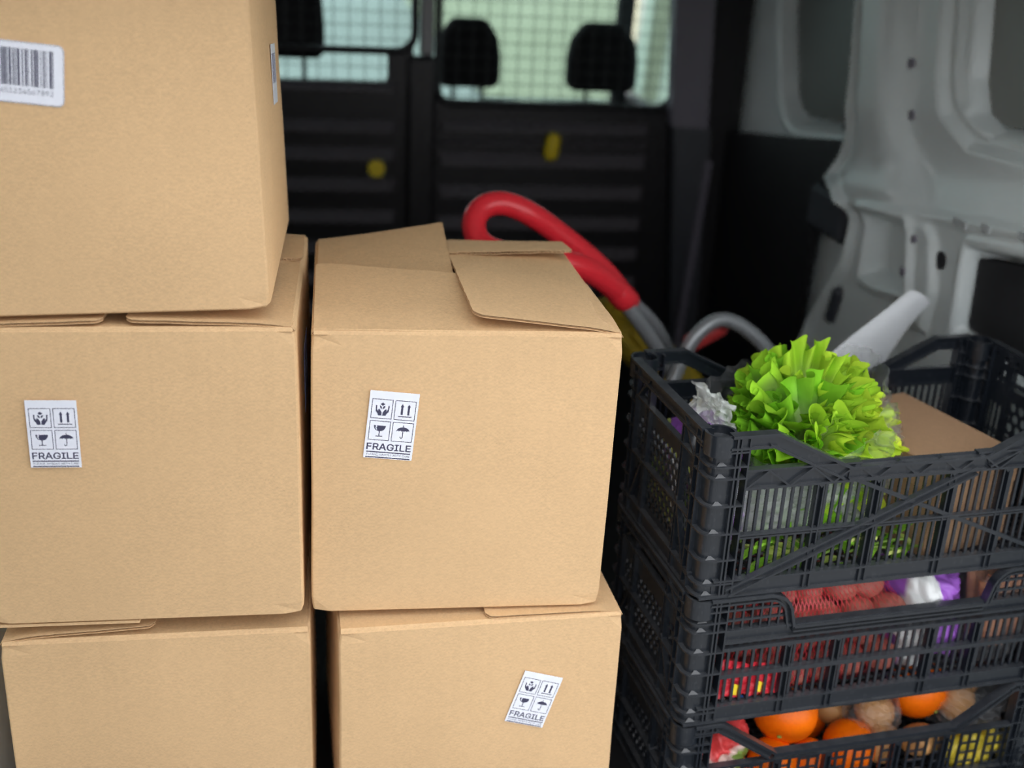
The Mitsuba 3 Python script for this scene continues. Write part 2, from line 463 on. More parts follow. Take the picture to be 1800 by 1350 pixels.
obj('window_frame', tube(np.array([(p[0], PY - 0.008, p[1]) for p in rrect(-0.525, 0.925, 0.236, 1.42, 0.055).exterior.coords[:-1]]), 0.011, 8, closed=True), 'black_paint', part, smooth=True)
obj('window_frame', tube(np.array([(p[0], PY - 0.008, p[1]) for p in rrect(0.304, 0.777, 1.040, 1.42, 0.045).exterior.coords[:-1]]), 0.011, 8, closed=True), 'black_paint', part, smooth=True)


def rib(x0, x1, z, h, d=0.022):
    """Pressed rib with a sloping top."""
    P = [(x, y, zz) for x in (x0, x1) for (y, zz) in ((PY, z + h * 0.5), (PY - d, z - h * 0.05), (PY - d, z - h * 0.15), (PY, z - h * 0.25))]
    P = np.array(P)
    P[[1, 2], 0] += 0.012
    P[[5, 6], 0] -= 0.012
    return hull(P)


for z, h in ((0.815, 0.04), (0.695, 0.05), (0.610, 0.055), (0.515, 0.055), (0.415, 0.055), (0.315, 0.055), (0.215, 0.055), (0.115, 0.055)):
    obj('rib', rib(-0.56, 0.182, z, h), 'rib_paint', part)
for z, h in ((0.705, 0.045), (0.660, 0.02), (0.600, 0.06), (0.500, 0.055), (0.400, 0.055), (0.300, 0.055), (0.200, 0.055), (0.10, 0.055)):
    obj('rib', rib(0.312, 0.97, z, h), 'rib_paint', part)
wires = []
for (x0, x1, z0, z1) in ((-0.53, 0.24, 0.82, 1.33), (0.30, 1.045, 0.78, 1.33)):
    for x in np.arange(x0 + 0.02, x1, 0.046):
        wires.append(tube([(x, PY + 0.018, z0), (x, PY + 0.018, z1)], 0.0015, 5))
    for z in np.arange(z0 + 0.015, z1, 0.040):
        wires.append(tube([(x0, PY + 0.0222, z), (x1, PY + 0.0210, z)], 0.0015, 5))
obj('wire_mesh', cat_mesh(wires), 'wire_steel', part, kind='stuff', label='pale steel wire mesh over the windows')
m = ball_hull([(0.665, PY - 0.03, 0.676), (0.660, PY - 0.03, 0.636)], 0.024)
m.apply_transform(np.diag([1, 1, 1, 1.0]))
obj('tag', m, 'yellow_plastic', part, smooth=40, label='oval yellow fastener knob')
m = trimesh.creation.cylinder(radius=0.026, height=0.02, sections=24)
m.apply_transform(trimesh.transformations.rotation_matrix(PI / 2, [1, 0, 0]))
m.apply_translation([0.122, PY - 0.03, 0.58])
obj('tag', m, 'yellow_plastic', part, smooth=40, label='round yellow fastener knob')

# ------------------------------------------------------------------ the cab: seats, dashboard, glass, bonnet


def seat(label, cx, zh, w, zt, back_w):
    s = thing('front_seat', label, 'seat', 'front seats beyond the partition')
    m = ball_hull([(cx + sx * (w / 2 - 0.05) * k, 4.0 + sy * 0.025, z) for sx in (-1, 1) for sy in (-1, 1) for z, k in ((zh + 0.035, 1.0), (zh + 0.10, 1.0), (zt - 0.07, 0.88), (zt - 0.036, 0.55))], 0.035, 2)
    hr = obj('headrest', m, 'fabric_black', s, smooth=50)
    for sx in (-1, 1):
        obj('headrest_post', tube([(cx + sx * 0.05, 4.0, zh - 0.10), (cx + sx * 0.05, 4.0, zh + 0.02)], 0.007, 10), 'black_trim', s, smooth=True)
    bz = 0.70
    m = ball_hull([(cx + sx * (back_w / 2 - 0.06) * k, 3.95 + yy, z) for sx in (-1, 1) for (yy, z, k) in ((0, 0.06, 1.0), (0.10, 0.06, 1.0), (0.03, 0.55, 1.0), (0.10, 0.55, 1.0), (0.05, bz - 0.05, 0.8), (0.09, bz - 0.05, 0.8))], 0.05, 2)
    obj('backrest', m, 'fabric_black', s, smooth=50)
    return s


seat('black front seat with headrest nearest the tall stack of boxes', -0.150, 0.852, 0.265, 1.14, 0.50)
seat('black front seat with headrest in the middle of the cab', 0.440, 0.775, 0.242, 0.996, 0.46)
seat('black front seat with headrest beside the right cab window', 0.896, 0.772, 0.268, 0.996, 0.46)
struct('trim_5', cat_mesh([ball_hull([(x, y, z) for x in (-0.55, 1.15) for (y, z) in ((4.75, 0.30), (5.05, 0.36), (5.05, -0.1), (4.85, -0.1))], 0.06, 2)]), 'black_trim', smooth=40, label='black dashboard across the cab')
struct('window_1', hull([np.array(p) + d for p in ((-0.62, 5.25, 0.44), (1.24, 5.25, 0.44), (1.10, 4.40, 1.34), (-0.50, 4.40, 1.34)) for d in ((0, 0, 0), (0, 0.005, 0.002))]), 'windscreen_glass', label='tinted windscreen of the van')
struct('window_2', hull([np.array(p) for p in ((1.245, 3.75, 0.62), (1.25, 3.75, 0.62), (1.245, 4.95, 0.62), (1.25, 4.95, 0.62), (1.135, 3.75, 1.33), (1.14, 3.75, 1.33), (1.135, 4.45, 1.33), (1.14, 4.45, 1.33))]), 'windscreen_glass', label='side window of the cab on the right')
struct('trim_6', bar((1.19, 5.0, 0.50), (1.05, 4.35, 1.36), 0.17, 0.08, (0, -1, 0.6)), 'black_trim', label='black windscreen pillar on the right')
struct('trim_7', bar((-0.58, 5.0, 0.50), (-0.45, 4.35, 1.36), 0.09, 0.06, (0, -1, 0.6)), 'black_trim', label='black windscreen pillar on the left')
struct('door_2', cbox((1.20, 3.70, -0.10), (1.27, 5.15, 0.64), 0.02), 'black_trim', label='lower half of the right cab door')
struct('door_3', cbox((-0.72, 3.70, -0.10), (-0.65, 5.15, 0.64), 0.02), 'black_trim', label='lower half of the left cab door')
m = grid_mesh(np.array([[(x, y, 0.43 - 0.22 * ((y - 5.25) / 0.95) ** 2 - 0.06 * ((x - 0.31) / 0.93) ** 2) for y in np.linspace(5.25, 6.2, 16)] for x in np.linspace(-0.62, 1.24, 20)]))
hood_up = m if m.face_normals[:, 2].mean() > 0 else m
obj('van_bonnet', m, 'outer_paint', smooth=True, label='white bonnet of the van seen low through the windscreen', cat='car bonnet')
wheel = thing('steering_wheel', 'black steering wheel in front of the left front seat', 'steering wheel')
aa = np.linspace(0, 2 * PI, 40, endpoint=False)
obj('rim', tube(np.stack([-0.15 + 0.18 * np.cos(aa), 4.55 + 0.08 * np.sin(aa), 0.52 + 0.165 * np.sin(aa)], 1), 0.014, 8, closed=True), 'black_trim', wheel, smooth=True)
obj('hub', ball_hull([(-0.15, 4.57, 0.52), (-0.21, 4.56, 0.50), (-0.09, 4.56, 0.50)], 0.04), 'black_trim', wheel, smooth=True)
for q in ((0.168, 0.0), (-0.168, 0.0)):
    obj('spoke', bar((-0.15, 4.565, 0.51), (-0.15 + q[0], 4.55, 0.52), 0.03, 0.015, (0, 1, 0)), 'black_trim', wheel)
obj('steering_column', tube([(-0.15, 4.60, 0.50), (-0.15, 4.82, 0.36)], 0.035, 12), 'black_trim', wheel, smooth=True)
# what lies beyond the windscreen
gx, gy = np.meshgrid(np.linspace(0, 1, 60), np.linspace(0, 1, 40), indexing='ij')
bx, by = 1.6 + 4.2 * gx, 13.0 + 16 * gy
bz = -0.60 + 2.6 * np.sin(PI * np.clip(gx * 1.0, 0, 1)) ** 0.6 * np.sin(PI * gy) ** 0.7 + 0.12 * meshkit.fbm(np.stack([bx * 1.2, by * 1.2, 0 * bx], -1), 3)
obj('grass_bank', grid_mesh(np.stack([bx, by, bz], -1)), 'grass', smooth=True, label='yellowish green grassy bank beyond the windscreen', cat='grass bank')
struct('paving', box((-30, 8.0, -0.585), (30, 50, -0.565)), 'pale_paving', label='pale paving beyond the windscreen')

# ------------------------------------------------------------------ cardboard boxes
BW, BD, BH, WALL = 0.399, 0.4618, 0.4017, 0.0042


def box_shell(seed):
    o = m3.Manifold.hull_points(np.array(cbox((0, 0, 0), (BW, BD, BH), 0.0022).vertices, np.float32))
    i = m3.Manifold.hull_points(np.array(cbox((WALL, WALL, WALL), (BW - WALL, BD - WALL, BH + 0.02), 0.001).vertices, np.float32))
    me = (o - i).refine_to_length(0.022).to_mesh()
    v = np.array(me.vert_properties[:, :3], float)
    k = np.sin(PI * np.clip(v[:, 2] / BH, 0, 1))
    nz = meshkit.fbm(v * 5.0 + seed * 7.3, 2, seed) - 0.5
    v[:, 0] += 0.004 * nz * k + 0.0030 * k * np.sin(PI * np.clip(v[:, 1] / BD, 0, 1)) * np.sign(v[:, 0] - BW / 2) * (np.abs(v[:, 0] - BW / 2) > BW / 2 - 0.01)
    v[:, 1] += 0.004 * (meshkit.fbm(v * 4.0 + 3.1 + seed, 2, seed + 5) - 0.5) * k + 0.0028 * k * np.sin(PI * np.clip(v[:, 0] / BW, 0, 1)) * np.sign(v[:, 1] - BD / 2) * (np.abs(v[:, 1] - BD / 2) > BD / 2 - 0.01)
    # crushed corners
    for cx in (0, BW):
        for cz in (0, BH):
            d = np.linalg.norm(v - np.array([cx, 0, cz]), axis=1)
            v += np.exp(-(d / 0.012) ** 2)[:, None] * (np.array([BW / 2, BD / 2, BH / 2]) - np.array([cx, 0, cz])) * 0.012
    return trimesh.Trimesh(v, np.array(me.tri_verts), process=False)


def flap_meshes(side, length, lift0, lift1, z0=0.003, a=0.003, b=None, cut=0.010, power=1.0, seed=1, tp=1.0):
    """Corrugated flap hinged on one top edge. lift0/lift1: height of the free edge at the two ends of the hinge (front or left end first)."""
    span = BW if side in 'FK' else BD
    b = span - 0.003 if b is None else b
    nu, wl = 14, 0.0074
    nt = int((b - a) / wl * 8)

    def at(s, t, dz):
        f = (t - a) / (b - a)
        u = s / length
        c = cut * np.clip((s - (length - cut)) / cut, 0, 1) ** 2
        tt = a + c + (b - a - 2 * c) * f
        h = (lift0 + (lift1 - lift0) * f ** tp) * u ** power + z0 * sstep(0, 0.25, u)
        h = h + 0.0012 * (meshkit.noise(np.stack([s * 40, tt * 40, 0 * s + seed], -1), seed) - 0.5) * u
        rag = 0.0012 * (meshkit.noise(np.stack([0 * s, tt * 260, 0 * s + seed], -1), 3) - 0.5) * (u > 0.99)
        s2 = s + rag
        e = sstep(0, 0.005, s)
        z = BH - 0.0030 * (1 - e) + 0.0012 * e + h + dz * (0.25 + 0.75 * e)
        if side == 'F': return np.stack([tt, s2 + 0 * z, z], -1)
        if side == 'K': return np.stack([tt, BD - s2, z], -1)
        if side == 'L': return np.stack([s2, tt, z], -1)
        return np.stack([BW - s2, tt, z], -1)

    s = np.linspace(0, length, nu)
    s = np.unique(np.r_[s, 0.001, 0.002, 0.003, 0.005, length - cut * np.array([0.75, 0.5, 0.25])])
    S, TT = np.meshgrid(s, np.linspace(a, b, 46), indexing='ij')
    o = 0 * S
    liners = cat_mesh([slab_mesh(at(S, TT, o + 0.0021), at(S, TT, o + 0.0015)), slab_mesh(at(S, TT, o - 0.0015), at(S, TT, o - 0.0021))])
    S2, T2 = np.meshgrid(np.r_[s[:-1], length - 0.0006], np.linspace(a + 0.0006, b - 0.0006, nt), indexing='ij')
    core = grid_mesh(at(S2, T2, 0.0015 * np.sin(2 * PI * T2 / wl)))
    return liners, core


def sticker_icons(w, h):
    """Print of the handling sticker in its own plane, (0, 0) at the lower left."""
    P = []
    X = lambda a: a * w
    Zz = lambda a: (1 - a) * h
    cells = []
    for (x0, x1) in ((0.055, 0.485), (0.525, 0.955)):
        for (t, b) in ((0.115, 0.405), (0.437, 0.728)):
            o = sg.box(X(x0), Zz(b), X(x1), Zz(t))
            P.append(o.difference(o.buffer(-0.014 * w, join_style=2)))
            cells.append((X(x0), Zz(b), X(x1) - X(x0), Zz(t) - Zz(b)))

    def put(g, c):
        x, z, cw, ch = c
        return sa.translate(sa.scale(g, cw, ch, origin=(0, 0)), x, z)

    def pix(pts, x0=262, y0=262, ww=358, hh=321):
        return sg.Polygon([((a - x0) / ww, 1 - (b - y0) / hh) for a, b in pts])

    lh = pix([(332, 368), (356, 368), (358, 432), (384, 462), (376, 432), (392, 422), (412, 436), (440, 478), (446, 532), (386, 532), (378, 506), (340, 462)])
    rh = sa.scale(lh, -1, 1, origin=(0.525, 0.5))
    cube = [pix([(447, 318), (488, 345), (447, 372), (406, 345)]), pix([(402, 368), (438, 388), (440, 426), (405, 404)]), pix([(492, 368), (456, 388), (456, 426), (490, 404)])]
    P += [put(g, cells[0]) for g in [lh, rh] + cube]
    for cx in (0.355, 0.67):
        P.append(put(sg.box(cx - 0.05, 0.28, cx + 0.05, 0.72), cells[2]))
        P.append(put(sg.Polygon([(cx - 0.085, 0.68), (cx + 0.085, 0.68), (cx, 0.83)]), cells[2]))
    P.append(put(sg.box(0.20, 0.165, 0.84, 0.215), cells[2]))
    t = np.linspace(0, PI, 24)
    bowl = sg.Polygon([(0.5 + 0.28 * math.cos(a), 0.76 - 0.29 * math.sin(a) ** 0.8) for a in t])
    crack = sg.LineString([(0.30, 0.80), (0.36, 0.70), (0.31, 0.66), (0.36, 0.56)]).buffer(0.022)
    P.append(put(bowl.difference(crack), cells[1]))
    P.append(put(sg.box(0.475, 0.24, 0.525, 0.50), cells[1]))
    P.append(put(sg.box(0.34, 0.19, 0.66, 0.235), cells[1]))
    dome = sg.Polygon([(0.52 + 0.31 * math.cos(a), 0.54 + 0.22 * math.sin(a)) for a in t])
    for k in (-2, -1, 0, 1, 2):
        dome = dome.difference(sg.Point(0.52 + k * 0.124, 0.525).buffer(0.05))
    P.append(put(dome, cells[3]))
    P.append(put(sg.LineString([(0.52, 0.84), (0.52, 0.27), (0.505, 0.21), (0.46, 0.185), (0.425, 0.21), (0.415, 0.26)]).buffer(0.020), cells[3]))
    P.append(sg.box(X(0.045), Zz(0.912), X(0.955), Zz(0.896)))
    P.append(sg.box(X(0.045), Zz(0.992), X(0.955), Zz(0.976)))
    ms = [extr(g, 0.00012) for g in P]

    def text(s, x0, x1, ztop, zbot, bold):
        tm = meshkit.text_mesh(s, 1.0, 0.1, bold)
        lo, hi = tm.bounds
        tm.apply_translation(-lo)
        tm.apply_scale([(x1 - x0) / (hi - lo)[0], (zbot - ztop) / (hi - lo)[1] * -1 if zbot < ztop else (zbot - ztop) / (hi - lo)[1], 0.0012])
        tm.apply_translation([x0, min(ztop, zbot), 0])
        return tm
    ms.append(text('FRAGILE', X(0.045), X(0.955), Zz(0.772), Zz(0.874), True))
    ms.append(text('PLEASE, HANDLE WITH CARE', X(0.06), X(0.95), Zz(0.926), Zz(0.964), False))
    return ms


def fragile_sticker(parent, M, x, z, rot, s=1.0, ink='ink'):
    """x, z: lower left corner on the front face of the box."""
    w, h = 0.0632 * s, 0.0938 * s
    R = np.eye(4)
    c, sn = math.cos(math.radians(rot)), math.sin(math.radians(rot))
    R[:2, :2] = [[c, -sn], [sn, c]]
    R[:2, 3] = [x, z]
    F = np.eye(4)
    F[1, 3] = -0.0036
    X = M @ F @ XZ @ R
    st = obj('sticker', trimesh.creation.extrude_polygon(sg.box(0, 0, w, h), 0.0006, engine='earcut'), 'sticker_white', parent, xf=X, label='white FRAGILE handling sticker with four icons')
    U = np.eye(4)
    U[2, 3] = 0.0006
    obj('print', cat_mesh(sticker_icons(w, h)), ink, st, xf=X @ U)


def carton(label, pose, flaps, seed):
    k = thing('cardboard_box', label, 'cardboard box', None)
    M = rotmat(pose[3], pose[4], pose[5], pose[:3])
    obj('body', box_shell(seed), 'kraft', k, xf=M)
    for f in flaps:
        L, C = flap_meshes(seed=seed, **f)
        fk = obj('flap', L, 'kraft', k, xf=M)
        obj('corrugation', C, 'kraft_core', fk, xf=M)
    return k, M


top_box, MT = carton('topmost cardboard box of the left stack with a barcode sticker on its front', (-0.4797, 1.3734, 0.8440, -0.84, -0.9, -2.0),
                     [dict(side='L', length=0.19, lift0=0, lift1=0), dict(side='R', length=0.19, lift0=0, lift1=0), dict(side='F', length=0.21, lift0=0.0, lift1=0.0, z0=0.009), dict(side='K', length=0.21, lift0=0, lift1=0, z0=0.009)], 1)
left_box, ML = carton('middle cardboard box of the left stack with a FRAGILE sticker near its left side', (-0.4477, 1.3609, 0.4299, -0.7, -0.8, -0.34),
                      [dict(side='F', length=0.20, lift0=-0.004, lift1=-0.004, z0=-0.001), dict(side='L', length=0.172, lift0=0.006, lift1=0.0, z0=0.003), dict(side='R', length=0.200, lift0=0.007, lift1=-0.001, z0=0.003), dict(side='K', length=0.165, lift0=0.0, lift1=0.0, z0=0.006)], 2)
low_box, MB = carton('bottom cardboard box of the left stack with no sticker on its front', (-0.4393, 1.3548, 0.0, 0.55, -0.44, -0.1),
                     [dict(side='F', length=0.20, lift0=-0.004, lift1=0.0, z0=0.0), dict(side='L', length=0.196, lift0=0.010, lift1=0.004, z0=0.004), dict(side='R', length=0.18, lift0=-0.006, lift1=-0.004, z0=-0.001, a=0.22), dict(side='K', length=0.2, lift0=0.0, lift1=0.0, z0=0.003)], 3)
mid_box, MC = carton('upper cardboard box of the right stack with interlocked top flaps and a FRAGILE sticker', (-0.0385, 1.3774, 0.4205, 0.12, -0.9, 0.85),
                     [dict(side='F', length=0.236, lift0=0.018, lift1=-0.004, z0=0.004), dict(side='L', length=0.202, lift0=-0.003, lift1=0.033, z0=0.0005, power=1.2, cut=0.006, tp=2.6), dict(side='R', length=0.196, lift0=0.020, lift1=0.002, z0=0.003, cut=0.014), dict(side='K', length=0.118, lift0=0.002, lift1=0.012, z0=0.009, a=0.16, cut=0.006)], 4)
under_box, MU = carton('lower cardboard box of the right stack with a tilted FRAGILE sticker', (-0.0026, 1.3435, 0.0036, 2.89, -0.67, 0.06),
                       [dict(side='F', length=0.20, lift0=-0.002, lift1=-0.003, z0=0.0), dict(side='L', length=0.19, lift0=-0.003, lift1=0.0, z0=0.0, a=0.2), dict(side='R', length=0.197, lift0=0.003, lift1=0.0, z0=0.0025), dict(side='K', length=0.2, lift0=0, lift1=0, z0=0.002)], 5)
# the loose bottom flap under the middle left box
fu, fv = np.meshgrid(np.linspace(0.0, 0.186, 12), np.linspace(0.002, 0.2, 8), indexing='ij')
m = slab_mesh(np.stack([fu, fv, 0 * fu - 0.0015], -1), np.stack([fu, fv, 0 * fu - 0.0055], -1))
fk = obj('flap', m, 'kraft', left_box, xf=ML)
fragile_sticker(mid_box, MC, 0.0659, 0.2338, -5.2)
fragile_sticker(left_box, ML, 0.0745, 0.2258, -0.8, 0.95)
fragile_sticker(under_box, MU, 0.2341, 0.2381, -17.5, 0.93)
# barcode sticker on the top box
F = np.eye(4)
F[1, 3] = -0.0030
Rb = np.eye(4)
c, sn = math.cos(math.radians(-6.6)), math.sin(math.radians(-6.6))
Rb[:2, :2] = [[c, -sn], [sn, c]]
Rb[:2, 3] = [0.198 - 0.0072 - 0.108 * c, 0.2415 - 0.108 * sn]
XB = MT @ F @ XZ @ Rb
bw, bh = 0.108, 0.0665
lab = sg.box(0.007, 0.007, bw - 0.007, bh - 0.007).buffer(0.007, 8)
st = obj('sticker', trimesh.creation.extrude_polygon(lab, 0.0006, engine='earcut'), 'sticker_white', top_box, xf=XB, label='white barcode sticker with rounded corners and a thin dark border')
U = np.eye(4)
U[2, 3] = 0.0006
obj('border', extr(lab.buffer(-0.0006).difference(lab.buffer(-0.0012)), 0.0001), 'ink', st, xf=XB @ U)
# bar left edges and widths read off the photograph, right to left, in metres from the right edge of the label
pat = [(765, 803), (815, 831), (720, 731), (660, 675), (684, 701), (621, 635), (563, 592), (521, 556), (476, 502), (424, 439), (378, 412), (328, 351), (258, 297), (222, 241), (183, 208), (124, 161), (84, 106), (0, 22), (27, 38), (43, 75),
       (-40, -24), (-70, -55), (-110, -78), (-150, -131), (-172, -160), (-215, -190), (-260, -233), (-290, -274), (-330, -308), (-372, -352), (-400, -390), (-440, -415), (-482, -465), (-530, -500), (-560, -548)]
bars = [sg.box(bw - 0.0112 - (832 - b_) * 6.6e-5, 0.0190, bw - 0.0112 - (832 - a_) * 6.6e-5, 0.0590) for a_, b_ in pat]
obj('bars', cat_mesh([extr(b_, 0.0001) for b_ in bars]), 'ink', st, xf=XB @ U)
digs = '8451234567892'
dm = []
for i, ch in enumerate(digs):
    t_ = meshkit.text_mesh(ch, 0.0056, 0.0001)
    lo, hi = t_.bounds
    t_.apply_translation([bw - 0.0132 - (len(digs) - 1 - i) * 0.0048 - (lo[0] + hi[0]) / 2, 0.0105, 0])
    dm.append(t_)
obj('digits', cat_mesh(dm), 'ink', st, xf=XB @ U)


def side_sticker(parent, M, face_x, out, y0, z0, w, h, matname, rot=0.0, lab_=None):
    R = np.eye(4)
    c, s_ = math.cos(math.radians(rot)), math.sin(math.radians(rot))
    R[1:3, 1:3] = [[c, -s_], [s_, c]]
    R[:3, 3] = [face_x + out * 0.0034, y0, z0]
    st_ = obj('sticker', cbox((0, 0, 0), (0.0006 * out, w, h), 0.0001), matname, parent, xf=M @ R, label=lab_)
    obj('print', cat_mesh([box((0.0006 * out, w * a, h * 0.35), (0.0008 * out, w * (a + 0.07), h * 0.85)) for a in (0.12, 0.24, 0.36, 0.5, 0.62, 0.78)]), 'ink_grey', st_, xf=M @ R)


side_sticker(top_box, MT, BW, 1, 0.238, 0.210, 0.078, 0.078, 'sticker_white', -4, 'white sticker on the right side seen edge-on')
side_sticker(left_box, ML, BW, 1, 0.14, 0.235, 0.10, 0.09, 'sticker_blue', 0, 'bluish sticker on the shaded side')
side_sticker(under_box, MU, 0.0, -1, 0.30, 0.25, 0.09, 0.10, 'sticker_blue', 0, 'bluish sticker on the shaded side')

# ------------------------------------------------------------------ crates
CW, CD = 0.66, 0.334
KA = math.radians(6.71)


def crate_mat(z):
    return rotmat(6.71, 0, 0, (0.497, 1.3684, z))


def mirror_back(m):
    q = m.copy()
    q.apply_transform(np.array([[-1, 0, 0, CW], [0, -1, 0, CD], [0, 0, 1, 0], [0, 0, 0, 1.0]]))
    return q


def to_side(m, right):
    """Drawn as a front panel of width CD (x along the side) -> left or right end."""
    q = m.copy()
    if right:
        q.apply_transform(np.array([[0, -1, 0, CW], [1, 0, 0, 0], [0, 0, 1, 0], [0, 0, 0, 1.0]]))
    else:
        q.apply_transform(np.array([[0, 1, 0, 0], [-1, 0, 0, CD], [0, 0, 1, 0], [0, 0, 0, 1.0]]))
    return q


NF = (0, 1, 0)


def hbar(x0, x1, z, h, d, y=0.0):
    return box((x0, y, z - h / 2), (x1, y + d, z + h / 2))


def post_meshes(H):
    """Corner post at the front left corner: backing, fins, shelves, collar."""
    outer = sg.box(0.0, 0.0, 0.058, 0.020).union(sg.box(0.0, 0.0, 0.020, 0.052))
    outer = outer.union(sg.box(0, 0, 0.036, 0.034)).difference(sg.box(-1, -1, 0.022, 0.022)).union(sg.Point(0.022, 0.022).buffer(0.022, 10))
    core = outer.buffer(-0.0075, 6).buffer(-0.002).buffer(0.002)
    back = extr(core, H - 0.018)
    shelf = []
    for f in (0.01, 0.085, 0.235, 0.40, 0.57, 0.735, 0.805, 0.89):
        g = hull([(0.010, 0.003, H * f + 0.001), (0.030, 0.002, H * f + 0.001), (0.020, 0.009, H * f + 0.001), (0.020, 0.009, H * f + 0.009)])
        shelf.append(cat_mesh([extr(outer, 0.0028, H * f), g]))
    fins = []
    for x in (0.0385, 0.0445, 0.0575):
        fins.append(box((x - 0.0013, 0.0, 0.0), (x + 0.0014, 0.018, H - 0.004)))
    for y in (0.036, 0.051):
        fins.append(box((0.0, y - 0.0014, 0.0), (0.018, y + 0.0014, H - 0.004)))
    ring = sg.Point(0.0215, 0.0215).buffer(0.0225, 16).difference(sg.Point(0.0215, 0.0215).buffer(0.0185, 16))
    collar = cat_mesh([extr(ring, 0.032, H - 0.034), extr(sg.Point(0.0215, 0.0215).buffer(0.0187, 16), 0.003, H - 0.016)])
    return back, shelf, cat_mesh(fins), collar


def plan_flip(m, fx, fy):
    q = m.copy()
    q.apply_transform(np.array([[-1 if fx else 1, 0, 0, CW if fx else 0], [0, -1 if fy else 1, 0, CD if fy else 0], [0, 0, 1, 0], [0, 0, 0, 1.0]]))
    if fx != fy:
        q.invert()
    return q


def rim_path_mesh(pts, w=0.015, t=0.0045, web=0.020):
    """Flange along (x, z) points with a web and a lower lip."""
    out = []
    for (a, b) in zip(pts[:-1], pts[1:]):
        p, q = np.array([a[0], 0, a[1]]), np.array([b[0], 0, b[1]])
        d = (q - p) / np.linalg.norm(q - p)
        up = np.array([-d[2], 0, d[0]])
        e = d * 0.0012
        out.append(hull([v + y * np.array([0, 1, 0]) + up * z for v in (p - e, q + e) for y in (-0.004, w - 0.004) for z in (0, -t)]))
        out.append(hull([v + y * np.array([0, 1, 0]) + up * z for v in (p, q) for y in (0.004, 0.0065) for z in (-t, -web)]))
        out.append(hull([v + y * np.array([0, 1, 0]) + up * z for v in (p - e, q + e) for y in (-0.001, 0.008) for z in (-web, -web - 0.003)]))
    return cat_mesh(out)


